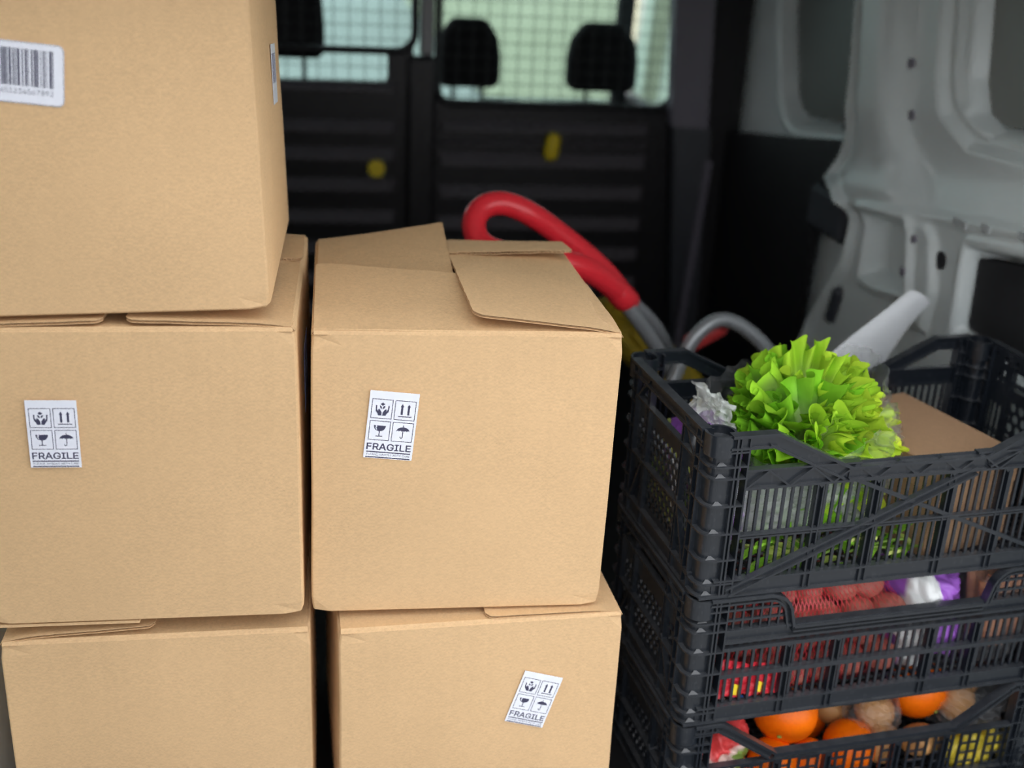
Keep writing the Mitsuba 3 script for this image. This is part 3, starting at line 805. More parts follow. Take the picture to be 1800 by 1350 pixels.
def crate(label, z, H, style):
    k = thing('plastic_crate', label, 'crate')
    M = crate_mat(z)
    put = lambda nm, m, **kw: obj(nm, m, 'crate_plastic', k, xf=M, **kw)
    back, shelf, fins, collar = post_meshes(H)
    for fx in (0, 1):
        for fy in (0, 1):
            pk = put('corner_post', plan_flip(back, fx, fy))
            for sh in shelf:
                obj('shelf', plan_flip(sh, fx, fy), 'crate_plastic', pk, xf=M)
            obj('fin', plan_flip(fins, fx, fy), 'crate_plastic', pk, xf=M)
            obj('collar', plan_flip(collar, fx, fy), 'crate_plastic', pk, xf=M, smooth=40)
    x0, x1 = 0.058, CW - 0.058
    longs = []      # (name, mesh, kind)
    if style == 'A':
        zl = H - 0.060
        longs.append(('rim', rim_path_mesh([(0.03, H), (0.098, H), (0.219, zl), (CW - 0.219, zl), (CW - 0.098, H), (CW - 0.03, H)]), None))
        zr0, zr1 = zl + 0.004, zl - 0.024
        longs.append(('rail', cat_mesh([hbar(x0, 0.235, zr0, 0.003, 0.012), hbar(CW - 0.235, x1, zr0, 0.003, 0.012)]), None))
        longs.append(('rail', hbar(x0, x1, zr1, 0.0035, 0.012), None))
        tr_, n = [], 16
        xs = np.linspace(x0, x1, n + 1)
        tr_.append(box((x0, 0.0065, zr1), (x1, 0.009, zr0)))
        for i in range(n):
            a, b = ((xs[i], zr1), (xs[i + 1], zr0 - 0.002)) if i % 2 == 0 else ((xs[i], zr0 - 0.002), (xs[i + 1], zr1))
            tr_.append(bar((a[0], 0.0, a[1]), (b[0], 0.0, b[1]), 0.0028, 0.008, NF))
        longs.append(('truss', cat_mesh(tr_), None))
        ups, zt, zb, zm = (0.177, 0.268, 0.392, 0.483), zr1, 0.026, 0.100
        longs.append(('rail', cat_mesh([hbar(x0, x1, zm, 0.003, 0.009), hbar(x0, x1, zm - 0.006, 0.003, 0.006, 0.003)]), None))
        for s in (0, 1):
            f = (lambda x: CW - x) if s else (lambda x: x)
            p, q = np.array([f(0.050), 0.0, 0.008]), np.array([f(0.428), 0.0, zt])
            d = (q - p) / np.linalg.norm(q - p)
            u = np.array([-d[2], 0, d[0]]) * (1 if d[0] > 0 else -1)
            o = 0.0 if not s else 0.004
            if s:
                longs.append(('brace', bar(p + [0, 0.002, 0], q + [0, 0.002, 0], 0.006, 0.006, NF), None))
            else:
                longs.append(('brace', cat_mesh([bar(p + u * 0.006 - [0, 0.002, 0], q + u * 0.006 - [0, 0.002, 0], 0.0028, 0.010, NF), bar(p - u * 0.006 - [0, 0.002, 0], q - u * 0.006 - [0, 0.002, 0], 0.0028, 0.010, NF), bar(p + [0, 0.004, 0], q + [0, 0.004, 0], 0.011, 0.003, NF)]), None))
    elif style == 'B':
        zl = H - 0.058
        cv = [(0.123 + 0.040 * math.sin(a), H - 0.042 - 0.016 + 0.042 * math.cos(a) + 0.016) for a in np.linspace(0, PI / 2 * 0.92, 7)] + [(0.168, zl)]
        pth = [(0.03, H)] + cv + [(CW - a, b) for a, b in cv[::-1]] + [(CW - 0.03, H)]
        longs.append(('rim', rim_path_mesh(pth, web=0.010), None))
        for s in (0, 1):
            f = (lambda x: CW - x) if s else (lambda x: x)
            g = [bar((f(x), 0.004, zl), (f(x), 0.004, H - 0.006), 0.003, 0.004, NF) for x in np.arange(0.070, 0.150, 0.0145)]
            g += [bar((f(0.058), 0.004, zz), (f(0.155), 0.004, zz), 0.0035, 0.004, NF) for zz in (zl + 0.016, zl + 0.033)]
            longs.append(('corner_grid', cat_mesh(g), 'stuff'))
        zt, zb, zm = zl - 0.032, 0.030, 0.082
        longs.append(('rail', hbar(x0, x1, zl, 0.004, 0.014), None))
        longs.append(('rail', hbar(x0, x1, zl - 0.020, 0.004, 0.014), None))
        longs.append(('rail', hbar(x0, x1, zt, 0.006, 0.013), None))
        longs.append(('rail', hbar(x0, x1, zm, 0.007, 0.013), None))
        longs.append(('rail', box((x0, 0.007, zl - 0.020), (x1, 0.0095, zl)), None))
        ups = (0.166, 0.248, 0.412, 0.494)
    else:
        zl = H - 0.070
        longs.append(('rim', rim_path_mesh([(0.03, H), (0.073, H), (0.172, zl), (CW - 0.172, zl), (CW - 0.073, H), (CW - 0.03, H)], web=0.014), None))
        zt, zb = zl - 0.018, 0.026
        longs.append(('rail', hbar(x0, x1, zl - 0.016, 0.004, 0.012), None))
        ups = (0.177, 0.268, 0.392, 0.483)
    longs.append(('rail', cat_mesh([hbar(x0 - 0.03, x1 + 0.03, 0.0275, 0.003, 0.014), hbar(x0 - 0.05, x1 + 0.05, 0.0015, 0.003, 0.016), box((x0 - 0.03, 0.006, 0.0), (x1 + 0.03, 0.0085, 0.029))]), None))
    for u in ups:
        longs.append(('upright', cat_mesh([box((u - 0.006, 0.002, 0.0), (u - 0.0035, 0.013, zt)), box((u + 0.0035, 0.002, 0.0), (u + 0.006, 0.013, zt)), box((u - 0.006, 0.010, 0.0), (u + 0.006, 0.013, zt)), hull([(u - 0.006, 0.001, zt), (u + 0.006, 0.001, zt), (u, 0.001, zt - 0.008), (u - 0.006, 0.012, zt), (u + 0.006, 0.012, zt)])]), None))
    sl, grp = [], [x0] + list(ups) + [x1]
    for a, b in zip(grp[:-1], grp[1:]):
        n = max(1, round((b - a) / 0.0132))
        for x in np.linspace(a, b, n + 1)[1:-1]:
            if style != 'C':
                sl.append(box((x - 0.0022, 0.008, zb), (x + 0.0022, 0.0115, zt)))
    if style == 'B':
        for a, b in zip(grp[:-1], grp[1:]):
            for x in np.linspace(a, b, max(1, round((b - a) / 0.0150)) + 1)[1:-1]:
                sl.append(box((x - 0.003, 0.008, zt), (x + 0.003, 0.0115, zl - 0.020)))
    if style == 'C':
        for i, x in enumerate(np.arange(x0 + 0.014, x1, 0.0165)):
            sl.append(box((x - 0.0022, 0.008, zb), (x + 0.0022, 0.0115, zt)))
            for j, zz in enumerate(np.arange(zb + 0.006, zt - 0.003, 0.0095)):
                if (i // 3 + j) % 2 == 0 and (i % 3) != 2:
                    sl.append(box((x, 0.008, zz - 0.0016), (x + 0.0165, 0.011, zz + 0.0016)))
    longs.append(('slat_grid', cat_mesh(sl), 'stuff'))
    for nm, m, kd in longs:
        put(nm, m, kind=kd)
        put(nm, mirror_back(m), kind=kd)
    # ends
    ends = [('rim', rim_path_mesh([(0.03, H), (CD - 0.03, H)]), None)]
    ze = H * 0.79
    ends.append(('rail', hbar(0.05, CD - 0.05, ze, 0.0035, 0.010), None))
    ends.append(('rail', hbar(0.05, CD - 0.05, H * 0.42, 0.0035, 0.010), None))
    ends.append(('rail', cat_mesh([hbar(0.03, CD - 0.03, 0.0275, 0.003, 0.014), hbar(0.02, CD - 0.02, 0.0015, 0.003, 0.016), box((0.03, 0.006, 0.0), (CD - 0.03, 0.0085, 0.029))]), None))
    for u in (0.100, CD - 0.100):
        ends.append(('upright', cat_mesh([box((u - 0.005, 0.002, 0.0), (u - 0.0025, 0.012, H - 0.02)), box((u + 0.0025, 0.002, 0.0), (u + 0.005, 0.012, H - 0.02))]), None))
    for s in (0, 1):
        f = (lambda x: CD - x) if s else (lambda x: x)
        ends.append(('brace', bar((f(0.052), 0.001, 0.02), (f(0.100), 0.001, H * 0.46), 0.004, 0.009, NF), None))
        ends.append(('brace', bar((f(0.056), 0.001, ze), (f(0.100), 0.001, H - 0.01), 0.004, 0.009, NF), None))
    pl = sg.box(0.045, 0.02, CD - 0.045, H - 0.004)
    ho = []
    for i in range(9):
        ho.append(sa.scale(sg.Point(0.055 + i * 0.028, H - 0.019).buffer(0.0068, 8), 1, 1.15))
    hz0, hz1 = H * 0.755, H * 0.885
    ho.append(sg.box(CD / 2 - 0.062, hz0, CD / 2 + 0.062, hz1).buffer(-0.004).buffer(0.004, 5))
    for s in (-1, 1):
        cx = CD / 2
        ho += [sa.rotate(sg.box(cx + s * (0.084 + i * 0.012) - 0.0035, H * 0.77, cx + s * (0.084 + i * 0.012) + 0.0035, H * 0.86), s * 8) for i in (0, 1)]
        ho += [sg.box(cx + s * (0.078 + i * 0.0125) - 0.0042, H * 0.37, cx + s * (0.078 + i * 0.0125) + 0.0042, H * 0.62) for i in range(4)]
        for fz in (0.585, 0.37):
            c0 = (cx + s * 0.036, H * fz)
            ho.append(sg.Point(c0).buffer(0.0078, 8))
            ho += [sg.Point(c0[0] + 0.0205 * math.cos(a), c0[1] + 0.0205 * math.sin(a)).buffer(0.0078, 8) for a in np.arange(6) * PI / 3]
        ho += [sg.Point(cx + s * (0.02 + 0.02 * i), 0.04 + 0.0 * i).buffer(0.007, 6) for i in range(5)]
    hx = [h_ for h_ in ho[:10]]
    for r_ in range(int((H * 0.72 - 0.05) / 0.0135)):
        for q_ in range(14):
            cx_ = 0.060 + q_ * 0.0165 + (0.00825 if r_ % 2 else 0)
            if cx_ < CD - 0.056:
                hx.append(sg.Point(cx_, 0.045 + r_ * 0.0135).buffer(0.0066, 2))
    hx += [sg.box(0.056, H * 0.81, 0.094, H * 0.91), sg.box(CD - 0.094, H * 0.81, CD - 0.056, H * 0.91)]
    for right_, hs in ((False, hx), (True, ho)):
        pm = extr(pl.difference(shapely.union_all(hs)), 0.003)
        pm.apply_transform(np.array([[1, 0, 0, 0], [0, 0, 1, 0.009], [0, 1, 0, 0], [0, 0, 0, 1.0]]))
        pm.invert()
        put('end_panel', to_side(pm, right_))
    for nm, m, kd in ends:
        put(nm, to_side(m, False), kind=kd)
        put(nm, to_side(m, True), kind=kd)
    # lattice floor
    g = [box((x - 0.002, 0.012, 0.006), (x + 0.002, CD - 0.012, 0.010)) for x in np.arange(0.02, CW - 0.01, 0.0155)]
    g += [box((0.012, y - 0.002, 0.006), (CW - 0.012, y + 0.002, 0.0105)) for y in np.arange(0.02, CD - 0.01, 0.0155)]
    put('lattice_floor', cat_mesh(g), kind='stuff')
    return k, M


K1Z, K2Z, K3Z = 0.4204, 0.2000, 0.0010
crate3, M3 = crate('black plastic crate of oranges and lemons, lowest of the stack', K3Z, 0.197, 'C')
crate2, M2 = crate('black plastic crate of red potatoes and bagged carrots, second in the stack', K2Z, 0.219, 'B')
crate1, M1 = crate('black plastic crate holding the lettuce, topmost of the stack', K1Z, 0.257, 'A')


def cw(M, p):
    return (np.asarray(p, float) @ M[:3, :3].T) + M[:3, 3]


# ------------------------------------------------------------------ top crate: lettuce, bags, box, herbs
rl = np.random.default_rng(11)


def leaf(L, W, d0, side, curl, seed, yellow, nu=28, nv=170):
    """Frilly fan-shaped leaf from the origin along d0; side: unit vector across; W: half opening angle; bends by curl."""
    r = np.random.default_rng(seed)
    nrm = np.cross(side, d0)
    u, v = np.meshgrid(np.linspace(0, 1, nu), np.linspace(-1, 1, nv), indexing='ij')
    ph = r.random(10) * 2 * PI
    phi = v * W * (0.30 + 0.70 * u ** 0.8)
    k1, k2, k3 = 6 + 4 * r.random(), 19 + 8 * r.random(), 44 + 14 * r.random()
    um = np.maximum(u, np.abs(v) ** 3 * sstep(0.15, 0.6, u))
    wave = 0.014 * u ** 1.5 * np.sin(k1 * v + ph[0]) + 0.0125 * sstep(0.45, 1.0, um) * np.sin(k2 * v + ph[1] + 2.5 * np.sin(3 * u + ph[9])) + 0.0085 * sstep(0.68, 1.0, um) * np.sin(k3 * v + ph[2])
    wave = wave + 0.016 * (r.random() - 0.3) * sstep(0.70, 1.0, u)
    fr = 1.0
    rr = L * u * (1 - 0.16 * v ** 2) + u ** 4 * (0.0065 * np.sin(k2 * v + ph[3]) + 0.0055 * np.sin(k3 * v + ph[4]) + 0.0020 * np.sin(97 * v + ph[5]))
    al, sd = rr * np.cos(phi), rr * np.sin(phi) + 0.007 * v * (1 - u) + 0.0075 * u ** 5 * np.sin(k3 * v + ph[6])
    q = np.clip(al / L, 0, 1.1)
    ang = curl * q ** 2
    h = L * curl * q ** 3 / 3
    off = h + fr * wave - 0.18 * L * v ** 2 * u * (1 - 0.5 * u) + 0.006 * (meshkit.noise(np.stack([u * 7 + seed, v * 6, 0 * u], -1), seed) - 0.5) * u
    al = al - L * curl ** 2 * q ** 5 / 10
    P = al[..., None] * d0 + sd[..., None] * side + off[..., None] * nrm
    rib = np.exp(-(v / (0.05 + 0.10 * (1 - u))) ** 2) * (1 - u ** 2) + 0.35 * np.clip(np.cos(v * 9 + ph[7]), 0, 1) ** 6 * (1 - u)
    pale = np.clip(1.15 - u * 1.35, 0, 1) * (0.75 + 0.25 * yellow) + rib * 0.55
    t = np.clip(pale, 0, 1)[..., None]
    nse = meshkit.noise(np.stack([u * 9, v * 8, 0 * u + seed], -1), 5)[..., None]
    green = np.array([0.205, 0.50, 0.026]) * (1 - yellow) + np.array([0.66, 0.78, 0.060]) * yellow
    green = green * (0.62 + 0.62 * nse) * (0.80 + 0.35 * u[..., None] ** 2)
    base = np.array([0.74, 0.84, 0.46])
    col = green * (1 - t) + base * t
    return P, col


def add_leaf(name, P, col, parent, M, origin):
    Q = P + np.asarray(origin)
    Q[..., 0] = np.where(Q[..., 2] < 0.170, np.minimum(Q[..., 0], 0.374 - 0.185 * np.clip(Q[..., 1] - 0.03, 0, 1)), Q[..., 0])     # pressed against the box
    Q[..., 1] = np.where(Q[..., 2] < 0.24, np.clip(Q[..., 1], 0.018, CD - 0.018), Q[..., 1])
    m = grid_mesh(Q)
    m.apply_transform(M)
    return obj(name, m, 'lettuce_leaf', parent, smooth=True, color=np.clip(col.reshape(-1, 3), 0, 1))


lett = thing('lettuce', 'bright green frilly lettuce standing in a clear bag in the top crate', 'lettuce')
LB = np.array([0.240, 0.165, 0.112])
axis = np.array([-0.33, -0.22, 0.92])
axis /= np.linalg.norm(axis)
e1 = np.cross([0, 1, 0], axis)
e1 /= np.linalg.norm(e1)
e2 = np.cross(axis, e1)
NL = 46
for i in range(NL):
    f = (i + 0.5) / NL
    az = i * 2.39996 + rl.normal(0, 0.35)
    pol = math.radians(3 + 68 * f ** 0.75 + rl.normal(0, 5))
    rad = math.cos(az) * e1 + math.sin(az) * e2
    d0 = math.cos(pol) * axis + math.sin(pol) * rad
    side = np.cross(axis, rad)
    nrm_out = np.cross(side, d0)
    # curl towards the outside
    if nrm_out @ rad < 0:
        side = -side
    L = 0.182 + 0.046 * (rl.random() - 0.5) - 0.056 * f
    W = 0.62 + 0.25 * f + 0.2 * rl.random()
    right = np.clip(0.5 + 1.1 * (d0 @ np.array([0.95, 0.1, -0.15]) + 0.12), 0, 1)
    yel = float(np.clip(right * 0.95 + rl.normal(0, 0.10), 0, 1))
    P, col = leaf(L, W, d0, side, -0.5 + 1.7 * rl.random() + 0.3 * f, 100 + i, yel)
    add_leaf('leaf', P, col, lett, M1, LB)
for i, (dx, dy, dz, L) in enumerate(((0.72, -0.50, 0.42, 0.128), (0.88, -0.22, 0.40, 0.132), (0.45, -0.72, 0.42, 0.122), (0.86, 0.10, 0.58, 0.140))):
    d0 = np.array([dx, dy, dz])
    d0 /= np.linalg.norm(d0)
    side = np.cross(axis, d0)
    side /= -np.linalg.norm(side)
    P, col = leaf(L, 0.62, d0, side, 0.35, 300 + i, 1.0)
    add_leaf('leaf', P, col * 0.55 + 0.45 * np.array([0.74, 0.84, 0.40]), lett, M1, LB)
m = trimesh.creation.icosphere(subdivisions=2, radius=0.028)
m.apply_translation(LB + np.array([0.01, 0, -0.012]))
obj('stalk', m, 'pale_stem', lett, xf=M1, smooth=True)


def film_bag(center, ax, r_fn, pol0, pol1, seed, n=(70, 150), crumple=0.012):
    ax = np.asarray(ax, float) / np.linalg.norm(ax)
    a1 = np.cross([0, 1, 0.1], ax)
    a1 /= np.linalg.norm(a1)
    a2 = np.cross(ax, a1)
    p, a = np.meshgrid(np.linspace(pol0, pol1, n[0]), np.linspace(0, 2 * PI, n[1]), indexing='ij')
    d = np.cos(p)[..., None] * ax + np.sin(p)[..., None] * (np.cos(a)[..., None] * a1 + np.sin(a)[..., None] * a2)
    rdg = 1 - np.abs(2 * meshkit.fbm(d * 4.5 + seed, 3, seed) - 1)
    rdg2 = 1 - np.abs(2 * meshkit.fbm(d * 11 + seed, 2, seed + 3) - 1)
    r = r_fn(p, a, d) + crumple * (rdg ** 3 * 2.0 - 1.0) + crumple * 0.35 * (rdg2 ** 2 - 0.5)
    return np.asarray(center) + r[..., None] * d, d


def lbag_r(p, a, d):
    low = sstep(-0.2, -0.9, d[..., 2])
    rim = sstep(1.35, 0.95, p)
    r = 0.138 - 0.028 * low + 0.030 * rim * (0.5 + 0.5 * np.sin(3 * a + 1.0))
    return r


P, _ = film_bag(LB + np.array([-0.005, 0.0, 0.045]), axis, lbag_r, 1.02, 3.05, 3)
flz = 0.014
P[..., 2] = np.where(P[..., 2] < flz, flz + 0.002 * np.random.default_rng(1).random(P.shape[:2]), P[..., 2])
P[..., 1] = np.clip(P[..., 1], 0.016, CD - 0.02)
P[..., 0] = np.where(P[..., 2] < 0.172, np.clip(P[..., 0], 0.03, 0.378 - 0.185 * np.clip(P[..., 1] - 0.03, 0, 1)), np.clip(P[..., 0], 0.03, 0.40))
lbag = thing('plastic_bag', 'clear crumpled plastic bag around the lettuce', 'plastic bag')
obj('film', grid_mesh(P), 'film', lbag, xf=M1, smooth=True)
hh, aa2 = np.meshgrid(np.linspace(0, 1, 26), np.linspace(-1, 1, 70), indexing='ij')
q = 1 - np.abs(2 * meshkit.fbm(np.stack([hh * 9, aa2 * 4, 0 * hh], -1), 3, 4) - 1)
P = np.stack([0.200 + 0.130 * aa2, 0.028 + 0.055 * np.abs(aa2) ** 3 + 0.012 * (q ** 2 - 0.5) + 0.020 * (1 - hh), 0.068 + 0.100 * hh - 0.016 * aa2 ** 2 + 0.006 * q], -1)
obj('band', grid_mesh(P), 'frosted_film', lbag, xf=M1, smooth=True, label='milky folded lower part of the bag')


def swath(p0, p1, p2, p3, seed, n=(34, 40), amp=0.010):
    u, v = np.meshgrid(np.linspace(0, 1, n[0]), np.linspace(0, 1, n[1]), indexing='ij')
    P = ((1 - u) * (1 - v))[..., None] * np.asarray(p0) + (u * (1 - v))[..., None] * np.asarray(p1) + (u * v)[..., None] * np.asarray(p2) + ((1 - u) * v)[..., None] * np.asarray(p3)
    P = P.astype(float)
    for k in range(3):
        q = 1 - np.abs(2 * meshkit.fbm(np.stack([u * 4, v * 4, 0 * u + seed + 9 * k], -1), 3, seed + k) - 1)
        P[..., k] += amp * (2 * q ** 2 - 1)
    return P


def sack(center, size, seed, power=2.6, crumple=0.10, n=(56, 90)):
    """Closed crumpled pouch; returns points and unit directions."""
    t, a = np.meshgrid(np.linspace(0.001, PI - 0.001, n[0]), np.linspace(0, 2 * PI, n[1]), indexing='ij')
    d = np.stack([np.sin(t) * np.cos(a), np.sin(t) * np.sin(a), np.cos(t)], -1)
    k = (np.abs(d) ** power).sum(-1) ** (-1 / power)
    q = 1 - np.abs(2 * meshkit.fbm(d * 2.6 + seed, 3, seed) - 1)
    q2 = meshkit.fbm(d * 5 + 3 + seed, 2, seed + 1)
    r = k * (1 + crumple * (q ** 2 * 1.6 - 1.0) + crumple * 0.5 * (q2 - 0.5))
    return np.asarray(center) + r[..., None] * d * (np.asarray(size) / 2), d


def purple_col(P, d, seed):
    n1 = meshkit.fbm(P * 16 + seed, 2, seed)
    n2 = meshkit.noise(P * 60 + seed, seed)
    c = np.where((n1 > 0.40)[..., None], np.array([0.34, 0.12, 0.56]), np.array([0.60, 0.60, 0.67]))
    c = np.where(((n1 > 0.37) & (n1 < 0.39))[..., None], np.array([0.50, 0.28, 0.72]), c)
    return c * (0.9 + 0.2 * n2[..., None])


P, d = sack((0.078, 0.17, 0.108), (0.090, 0.20, 0.185), 5, crumple=0.16)
P[..., 0] = np.clip(P[..., 0], 0.022, 0.4)
obj('printed_bag', grid_mesh(P), 'painted', xf=M1, smooth=True, color=purple_col(P, d, 8).reshape(-1, 3), label='white and purple printed plastic bag beside the lettuce in the top crate', cat='plastic bag')
# its stiff crimped end standing up beside the lettuce
P = swath((0.045, 0.19, 0.19), (0.085, 0.11, 0.195), (0.080, 0.12, 0.245), (0.050, 0.17, 0.26), 4, amp=0.009)
obj('plastic_bag', grid_mesh(P), 'frosted_film', xf=M1, smooth=True, label='whitish wrapper end standing up behind the near left corner of the top crate', cat='plastic bag')

# brown box in the top crate
bb = thing('cardboard_box', 'small brown cardboard box lying in the top crate beside the lettuce', 'cardboard box')
MBB = M1 @ rotmat(10.5, 0, 0, (0.388, 0.030, 0.011))
obj('body', cbox((0, 0, 0), (0.165, 0.255, 0.150), 0.002), 'brown_board', bb, xf=MBB)
obj('lid', cbox((-0.0025, -0.0025, 0.106), (0.1675, 0.2575, 0.1535), 0.002), 'brown_board', bb, xf=MBB)
# herbs on the crate floor
herb = thing('herb_bunch', 'bunch of leafy green herbs lying on the floor of the top crate', 'herbs')
rh_ = np.random.default_rng(5)
for i in range(16):
    s0 = np.array([0.09 + 0.30 * rh_.random(), 0.03 + 0.14 * rh_.random(), 0.016 + 0.012 * rh_.random()])
    d = np.array([1.0 if rh_.random() > 0.3 else -0.6, 0.4 * rh_.normal(), 0.12 * rh_.random()])
    d /= np.linalg.norm(d)
    pth = spline([s0, s0 + d * 0.05 + [0, 0, 0.012], s0 + d * 0.10 + [0, 0, 0.016 * rh_.random()]], 10)
    pth[:, 0] = np.clip(pth[:, 0], 0.03, 0.374 - 0.185 * np.clip(pth[:, 1] - 0.03, 0, 1))
    pth[:, 1] = np.clip(pth[:, 1], 0.02, 0.3)
    obj('stem', tube(pth, 0.0022, 6), 'stem_green', herb, xf=M1, smooth=True)
for i in range(60):
    s0 = np.array([0.125 + 0.25 * rh_.random(), 0.020 + 0.06 * rh_.random(), 0.022 + 0.05 * rh_.random()])
    az, L = rh_.random() * 2 * PI, 0.030 + 0.020 * rh_.random()
    dd = np.array([math.cos(az), math.sin(az) * 0.6, rh_.normal(0, 0.45)])
    dd /= np.linalg.norm(dd)
    sd = np.cross(dd, [0, 0.3, 1])
    sd /= np.linalg.norm(sd)
    u, v = np.meshgrid(np.linspace(0, 1, 9), np.linspace(-1, 1, 7), indexing='ij')
    wv = 0.013 * np.sin(PI * np.clip(u, 0.02, 0.98)) ** 0.7
    P = s0 + (L * u)[..., None] * dd + (wv * v)[..., None] * sd + (0.006 * np.abs(v) * u - 0.012 * u ** 2)[..., None] * np.array([0, 0, 1.0])
    P[..., 2] = np.maximum(P[..., 2], 0.012)
    P[..., 1] = np.clip(P[..., 1], 0.014, 0.3)
    P[..., 0] = np.minimum(P[..., 0], 0.376 - 0.185 * np.clip(P[..., 1] - 0.03, 0, 1))
    obj('leaf', grid_mesh(P), 'herb_leaf' if i % 3 else 'pale_stem', herb, xf=M1, smooth=True)
# bundle of spring onions at the left end
so = thing('spring_onion_bundle', 'bundle of green stalks with a white tag at the left end of the top crate', 'vegetables')
for i in range(16):
    x0_, z0_ = 0.022 + 0.030 * rh_.random(), 0.03 + 0.12 * rh_.random()
    pth = spline([(x0_, 0.065 + 0.02 * rh_.random(), z0_), (x0_ + 0.004 * rh_.normal(), 0.15, z0_ + 0.01 * rh_.normal() + 0.01), (x0_ + 0.004 * rh_.normal(), 0.26, z0_ + 0.015)], 12)
    obj('stalk', tube(pth, np.linspace(0.0062, 0.0045, 12), 8), 'stem_green' if i % 3 else 'pale_stem', so, xf=M1, smooth=True)
P = swath((0.016, 0.105, 0.06), (0.016, 0.150, 0.075), (0.016, 0.158, 0.148), (0.016, 0.128, 0.155), 3, amp=0.004)
obj('tag', slab_mesh(P, P + [0.0008, 0, 0]), 'sticker_white', so, xf=M1, smooth=30, label='white paper tag')

# ------------------------------------------------------------------ second crate: red potatoes in a net, printed bag, carrots
rp = np.random.default_rng(21)
pots = []
for lay, zc in enumerate((0.045, 0.090, 0.132, 0.168)):
    for ix in range(6):
        for iy in range(5):
            x = 0.102 + ix * 0.052 + (0.024 if lay % 2 else 0) + rp.normal(0, 0.003)
            y = 0.056 + iy * 0.054 + (0.020 if lay % 2 else 0) + rp.normal(0, 0.003)
            if x > 0.365 or y > 0.285: continue
            if lay == 3 and (ix in (0, 5) and iy in (0, 4)): continue
            pots.append((x, y, zc + rp.normal(0, 0.002)))
pots = np.array(pots)
base_p = []
for i in range(5):
    q = trimesh.creation.icosphere(subdivisions=3, radius=1.0)
    v = q.vertices
    v *= (1 + 0.16 * (meshkit.fbm(v * 1.3 + 5 * i, 2, i) - 0.5))[:, None]
    v *= np.array([0.031, 0.026, 0.0245])
    base_p.append(mikit.ply(q, 'red_potato', smooth=True))
show = [i for i in range(len(pots)) if pots[i][1] < 0.12 or pots[i][2] > 0.12 or pots[i][0] < 0.12]
for i in show:
    kk = key_for('potato')
    A = T(M2.tolist()) @ T().translate(pots[i].tolist()).rotate([0, 0, 1], float(rp.random() * 360)).rotate([1, 0, 0], float(rp.normal(0, 18)))
    scene[kk] = {**base_p[i % 5], 'to_world': A}
    labels[kk] = {'label': 'small red-skinned potato packed in the red net in the second crate', 'category': 'potato', 'group': 'potatoes in the red net'}
# the net: thin diagonal strands over the packed potatoes
cN = np.array([0.22, 0.165, 0.10])


def net_surface(th_, ph_):
    d = np.stack([np.sin(th_) * np.cos(ph_), np.sin(th_) * np.sin(ph_), np.cos(th_)], -1)
    half = np.array([0.165, 0.150, 0.100])
    k = (np.abs(d / half) ** 5).sum(-1) ** (-1 / 5)
    P = cN + k[..., None] * d
    D = np.linalg.norm((P[..., None, :] - pots[show]) / [1.25, 1.05, 1.0], axis=-1).min(-1)
    dent = np.clip((D - 0.026) * 0.75, -0.004, 0.016)
    return P - d * dent[..., None]


def ribbon(P, w):
    t = np.gradient(P, axis=0)
    t /= np.linalg.norm(t, axis=1, keepdims=True) + 1e-9
    n = P - cN
    n /= np.linalg.norm(n, axis=1, keepdims=True)
    s = np.cross(t, n)
    return grid_mesh(np.stack([P - s * w / 2, P + s * w / 2], 1))


strands = []
tt_ = np.linspace(0.05, PI - 0.6, 90)
for k_ in range(120):
    for sg_ in (-1, 1):
        ph_ = k_ * 2 * PI / 120 + sg_ * tt_ * 0.35
        strands.append(ribbon(net_surface(tt_, ph_), 0.0011))
netm = cat_mesh(strands)
v = netm.vertices
v[:, 0] = np.clip(v[:, 0], 0.020, 0.40)
v[:, 1] = np.clip(v[:, 1], 0.0125, CD - 0.0125)
v[:, 2] = np.clip(v[:, 2], 0.012, 0.214)
nb = thing('net_bag', 'red net bag full of potatoes in the second crate', 'net bag')
obj('net', netm, 'red_net', nb, xf=M2, kind='stuff')
P = swath((0.062, 0.0128, 0.035), (0.17, 0.0128, 0.030), (0.16, 0.0135, 0.085), (0.064, 0.0135, 0.10), 14, amp=0.0035)
P[..., 1] = np.clip(P[..., 1], 0.0122, 0.03)
obj('band', grid_mesh(P), 'red_net', nb, xf=M2, smooth=True, label='bright red printed band')
for dx in (0.012, 0.052, 0.086):
    q = swath((0.075 + dx, 0.0119, 0.038), (0.083 + dx, 0.0119, 0.037), (0.084 + dx, 0.0119, 0.055), (0.077 + dx, 0.0119, 0.058), 3, amp=0.0004, n=(6, 6))
    obj('letter_patch', grid_mesh(q), 'yellow_plastic', nb, xf=M2)
P, d = sack((0.440, 0.135, 0.105), (0.125, 0.235, 0.200), 9, crumple=0.15)
P[..., 1] = np.clip(P[..., 1], 0.0135, 0.30)
P[..., 2] = np.clip(P[..., 2], 0.012, 0.211)
cc = purple_col(P * [1, 0.8, 0.5], d, 3)
cc = np.where((P[..., 0] < 0.432)[..., None] & (P[..., 1] < 0.06)[..., None], np.array([0.74, 0.76, 0.76]), cc)
obj('printed_bag', grid_mesh(P), 'painted', xf=M2, smooth=True, color=cc.reshape(-1, 3), label='white and purple printed plastic bag next to the potatoes in the second crate', cat='plastic bag')
